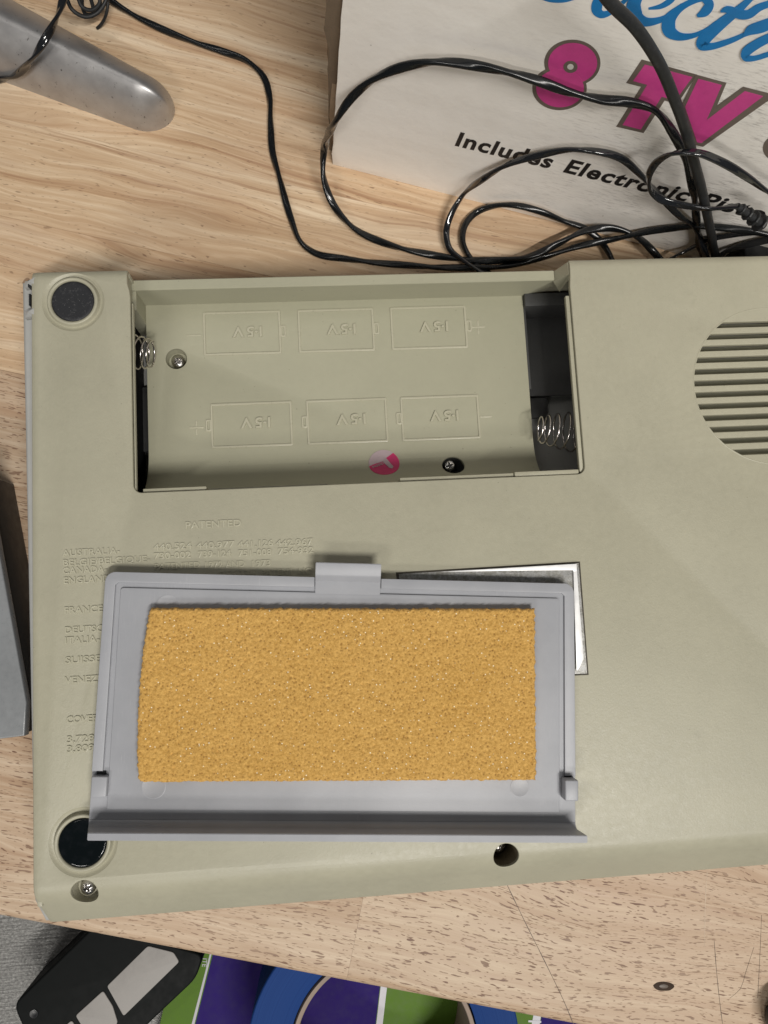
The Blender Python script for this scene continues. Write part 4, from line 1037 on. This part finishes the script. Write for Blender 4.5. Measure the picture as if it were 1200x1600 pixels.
bmd = panel_mesh([[(p.x - T_.x - (0.06 if i in (1, 2, 3, 4) else 0), p.y - T_.y + (0.06 if i in (0, 1) else 0)) for i, p in enumerate(pts)]], gz - 0.52, 0.02, 1); bmesh.ops.translate(bmd, vec=(0, 0, gz - 0.51), verts=bmd.verts[:]); from_bm('dark_side', bmd, M_GDEVD, dv, 35)

# black slab added for an unidentified dark blur at the lower right corner
cz = P(1200, 1600, 0.0)
bmk = panel_mesh([rrect(-0.2, 6, -4.0, 0.55, (0.1, .1, .1, 0.9), 6)], 1.6, 0.35, 4)
ko = from_bm('dark_corner_slab', bmk, M_BLK, None, 40); ko.location = (cz.x - 0.15, cz.y + 0.25, 1.6); ko.rotation_euler = (0, 0, R(30)); ko.data.transform(Matrix.Identity(4))
tag(ko, 'black slab standing in for an unidentified dark shape at the lower right corner', 'case')

# ------------------------------------------------------------ things on the lower shelf beyond the front edge
SZ = -11.0
def shelf_mat():
    t = NT('grey_ribbed_sheet'); v = t.tc.outputs['Object']
    n = t.noise(t.map((1, 1, 1), (0, 0, R(12))), 7, 4, 0.7); r = t.noise(t.map((0.5, 8, 1), (0, 0, R(8))), 1.0, 3)
    t.col(t.mix(t.g(n, 0.35, 0.7), (0.11, 0.11, 0.105), (0.26, 0.255, 0.245))); t.b.inputs['Metallic'].default_value = 0.3
    t.rough(t.g(n, 0.3, 0.7, 0.5, 0.3)); t.bump(t.math('ADD', n, t.math('MULTIPLY', r, 2)), 0.5, 0.05); return t.m
sh = box('shelf', -60, 70, -70, 15, SZ - 2, SZ, shelf_mat(), None, 0.0); sh['kind'] = 'structure'
M_GRN = simple('green_print', (0.085, 0.165, 0.018), 0.6, 0, None, 0.2); M_PUR = simple('purple_print', (0.022, 0.010, 0.115), 0.7, 0, None, 0.15); M_WHI = simple('white_print', (0.42, 0.41, 0.45), 0.4)  # print colours darkened to stand in for the shade over the shelf
SB_ = SZ + 1.0
pk = thing('printed_package', 'flat green and purple striped package lying under the roll of blue tape', 'package', P(600, 1600, SZ))
pk.location.z = SZ; K0 = Vector((pk.location.x, pk.location.y, 0))
def kp2(u, v): q = P(u, v, SB_); return (q.x - K0.x, q.y - K0.y)
pkb = panel_mesh([[kp2(215, 1750), kp2(300, 1380), kp2(1010, 1380), kp2(985, 1750)]], 0.95, 0.03, 2); bmesh.ops.translate(pkb, vec=(0, 0, 0.96), verts=pkb.verts[:]); from_bm('package_body', pkb, M_GRN, pk, 35)
def pprint(a, b, c, d, mat, off): 
    m = panel_mesh([[kp2(*a), kp2(*b), kp2(*c), kp2(*d)]], 0.01, 0, 0); bmesh.ops.translate(m, vec=(0, 0, 0.96 + off), verts=m.verts[:]); from_bm('printed_stripe', m, mat, pk, None)
pprint((290, 1660), (348, 1430), (607, 1430), (580, 1660), M_PUR, 0.012)
pprint((581, 1660), (608, 1430), (618, 1430), (591, 1660), M_WHI, 0.012)
pprint((820, 1660), (850, 1500), (861, 1500), (833, 1660), M_WHI, 0.012)
pprint((834, 1660), (862, 1500), (1003, 1500), (988, 1660), M_PUR, 0.012)
pprint((284, 1660), (346, 1420), (348, 1420), (289, 1660), M_WHI, 0.013)
tb = text_bm('II', 1.05, 0.01, 0, 0.0); q = kp2(826, 1592)
tb.transform(Matrix.Translation((q[0], q[1], 0.975)) @ Matrix.Rotation(R(-98), 4, 'Z')); from_bm('printed_mark', tb, M_WHI, pk, None)
tb = text_bm('ITE', 0.34, 0.01, 0, 0.0); q = kp2(317, 1497)
tb.transform(Matrix.Translation((q[0], q[1], 0.975)) @ Matrix.Rotation(R(-98), 4, 'Z')); from_bm('printed_mark', tb, M_WHI, pk, None)
# tape roll
RZt = SB_ + 4.6; tcn = P(601, 1641, RZt); ppc = 1200 / (34.4 - RZt)
ro, ri = 200 / ppc, 130 / ppc
tape = thing('tape_roll', 'roll of blue painters tape lying flat on the striped package', 'tape roll', (tcn.x, tcn.y, SB_ + 0.01))
def tape_mat():
    t = NT('blue_tape'); v = t.tc.outputs['Object']; sx = t.n.new('ShaderNodeVectorMath'); sx.operation = 'LENGTH'; t.L(v, sx.inputs[0])
    cbn = t.n.new('ShaderNodeCombineXYZ'); t.L(t.math('MULTIPLY', sx.outputs['Value'], 18.0), cbn.inputs[0])
    n = t.noise(cbn.outputs[0], 1.0, 4, 0.7); t.col(t.mix(t.g(n, 0.3, 0.7), (0.004, 0.030, 0.15), (0.010, 0.05, 0.20))); t.rough(0.7); t.b.inputs['Specular IOR Level'].default_value = 0.2; t.bump(n, 0.4, 0.03); return t.m  # blue kept extra dark, carrying the shelf's shade in its colour
from_bm('tape_winding', lathe_bm([(ri + 0.30, 4.55), (ri + 0.34, 4.58), (ro - 0.05, 4.6), (ro, 4.55), (ro, 0.05), (ro - .05, 0), (ri + .30, 0), (ri + 0.30, 4.55)], 96), tape_mat(), tape, 40)
from_bm('tape_core', lathe_bm([(ri, 4.62), (ri + 0.03, 4.66), (ri + 0.2, 4.66), (ri + 0.22, 4.62), (ri + 0.22, 0), (ri, 0), (ri, 4.62)], 96), simple('card_core', (0.30, 0.235, 0.19), 0.8), tape, 40)
# black gadget with grey panels
GZ = SB_ + 2.4
M_KEYS = simple('grey_panel', (0.30, 0.285, 0.27), 0.6, 0, (30, 0.15)); M_GAD = simple('matt_black', (0.005, 0.006, 0.006), 0.6, 0, None, 0.12)
gd = thing('black_gadget', 'black rounded gadget with pale grey panels lying below the front edge', 'gadget', P(150, 1560, SZ)); gd.location.z = SZ; K1 = Vector((gd.location.x, gd.location.y, 0))
def kg(u, v, z=GZ): q = P(u, v, z); return (q.x - K1.x, q.y - K1.y)
def rounded(pts, r, n=4):
    out = []; m = len(pts)
    for i in range(m):
        p = Vector(pts[i]); a = (Vector(pts[i - 1]) - p).normalized(); b = (Vector(pts[(i + 1) % m]) - p).normalized()
        for k in range(n + 1):
            t = k / n; out.append(tuple((p + a * r * (1 - t) ** 2 + b * r * t ** 2)))
    return out
gb = panel_mesh([rounded([kg(62, 1668), kg(20, 1570), kg(150, 1444), kg(318, 1492), kg(306, 1530), kg(160, 1668)], 0.45)], 3.2, 0.12, 3)
bmesh.ops.translate(gb, vec=(0, 0, GZ - SZ), verts=gb.verts[:]); from_bm('case', gb, M_GAD, gd, 35)
for qd in ([(167, 1541), (231, 1478), (271, 1488), (280, 1503), (193, 1588)], [(118, 1587), (161, 1548), (176, 1572), (184, 1598), (150, 1640)], [(60, 1640), (112, 1594), (128, 1622), (135, 1660), (100, 1690)]):
    kb = panel_mesh([rounded([kg(u, v, GZ + .05) for u, v in qd], 0.12, 3)], 0.12, 0.03, 2); bmesh.ops.translate(kb, vec=(0, 0, GZ - SZ + 0.06), verts=kb.verts[:]); from_bm('grey_panel', kb, M_KEYS, gd, 35)
q = kg(53, 1584); from_bm('dimple', lathe_bm([(0.22, 0.0), (0.2, 0.03), (0.12, 0.02), (0, 0.0)], 24, (q[0], q[1], GZ - SZ)), M_BLK, gd, 60)
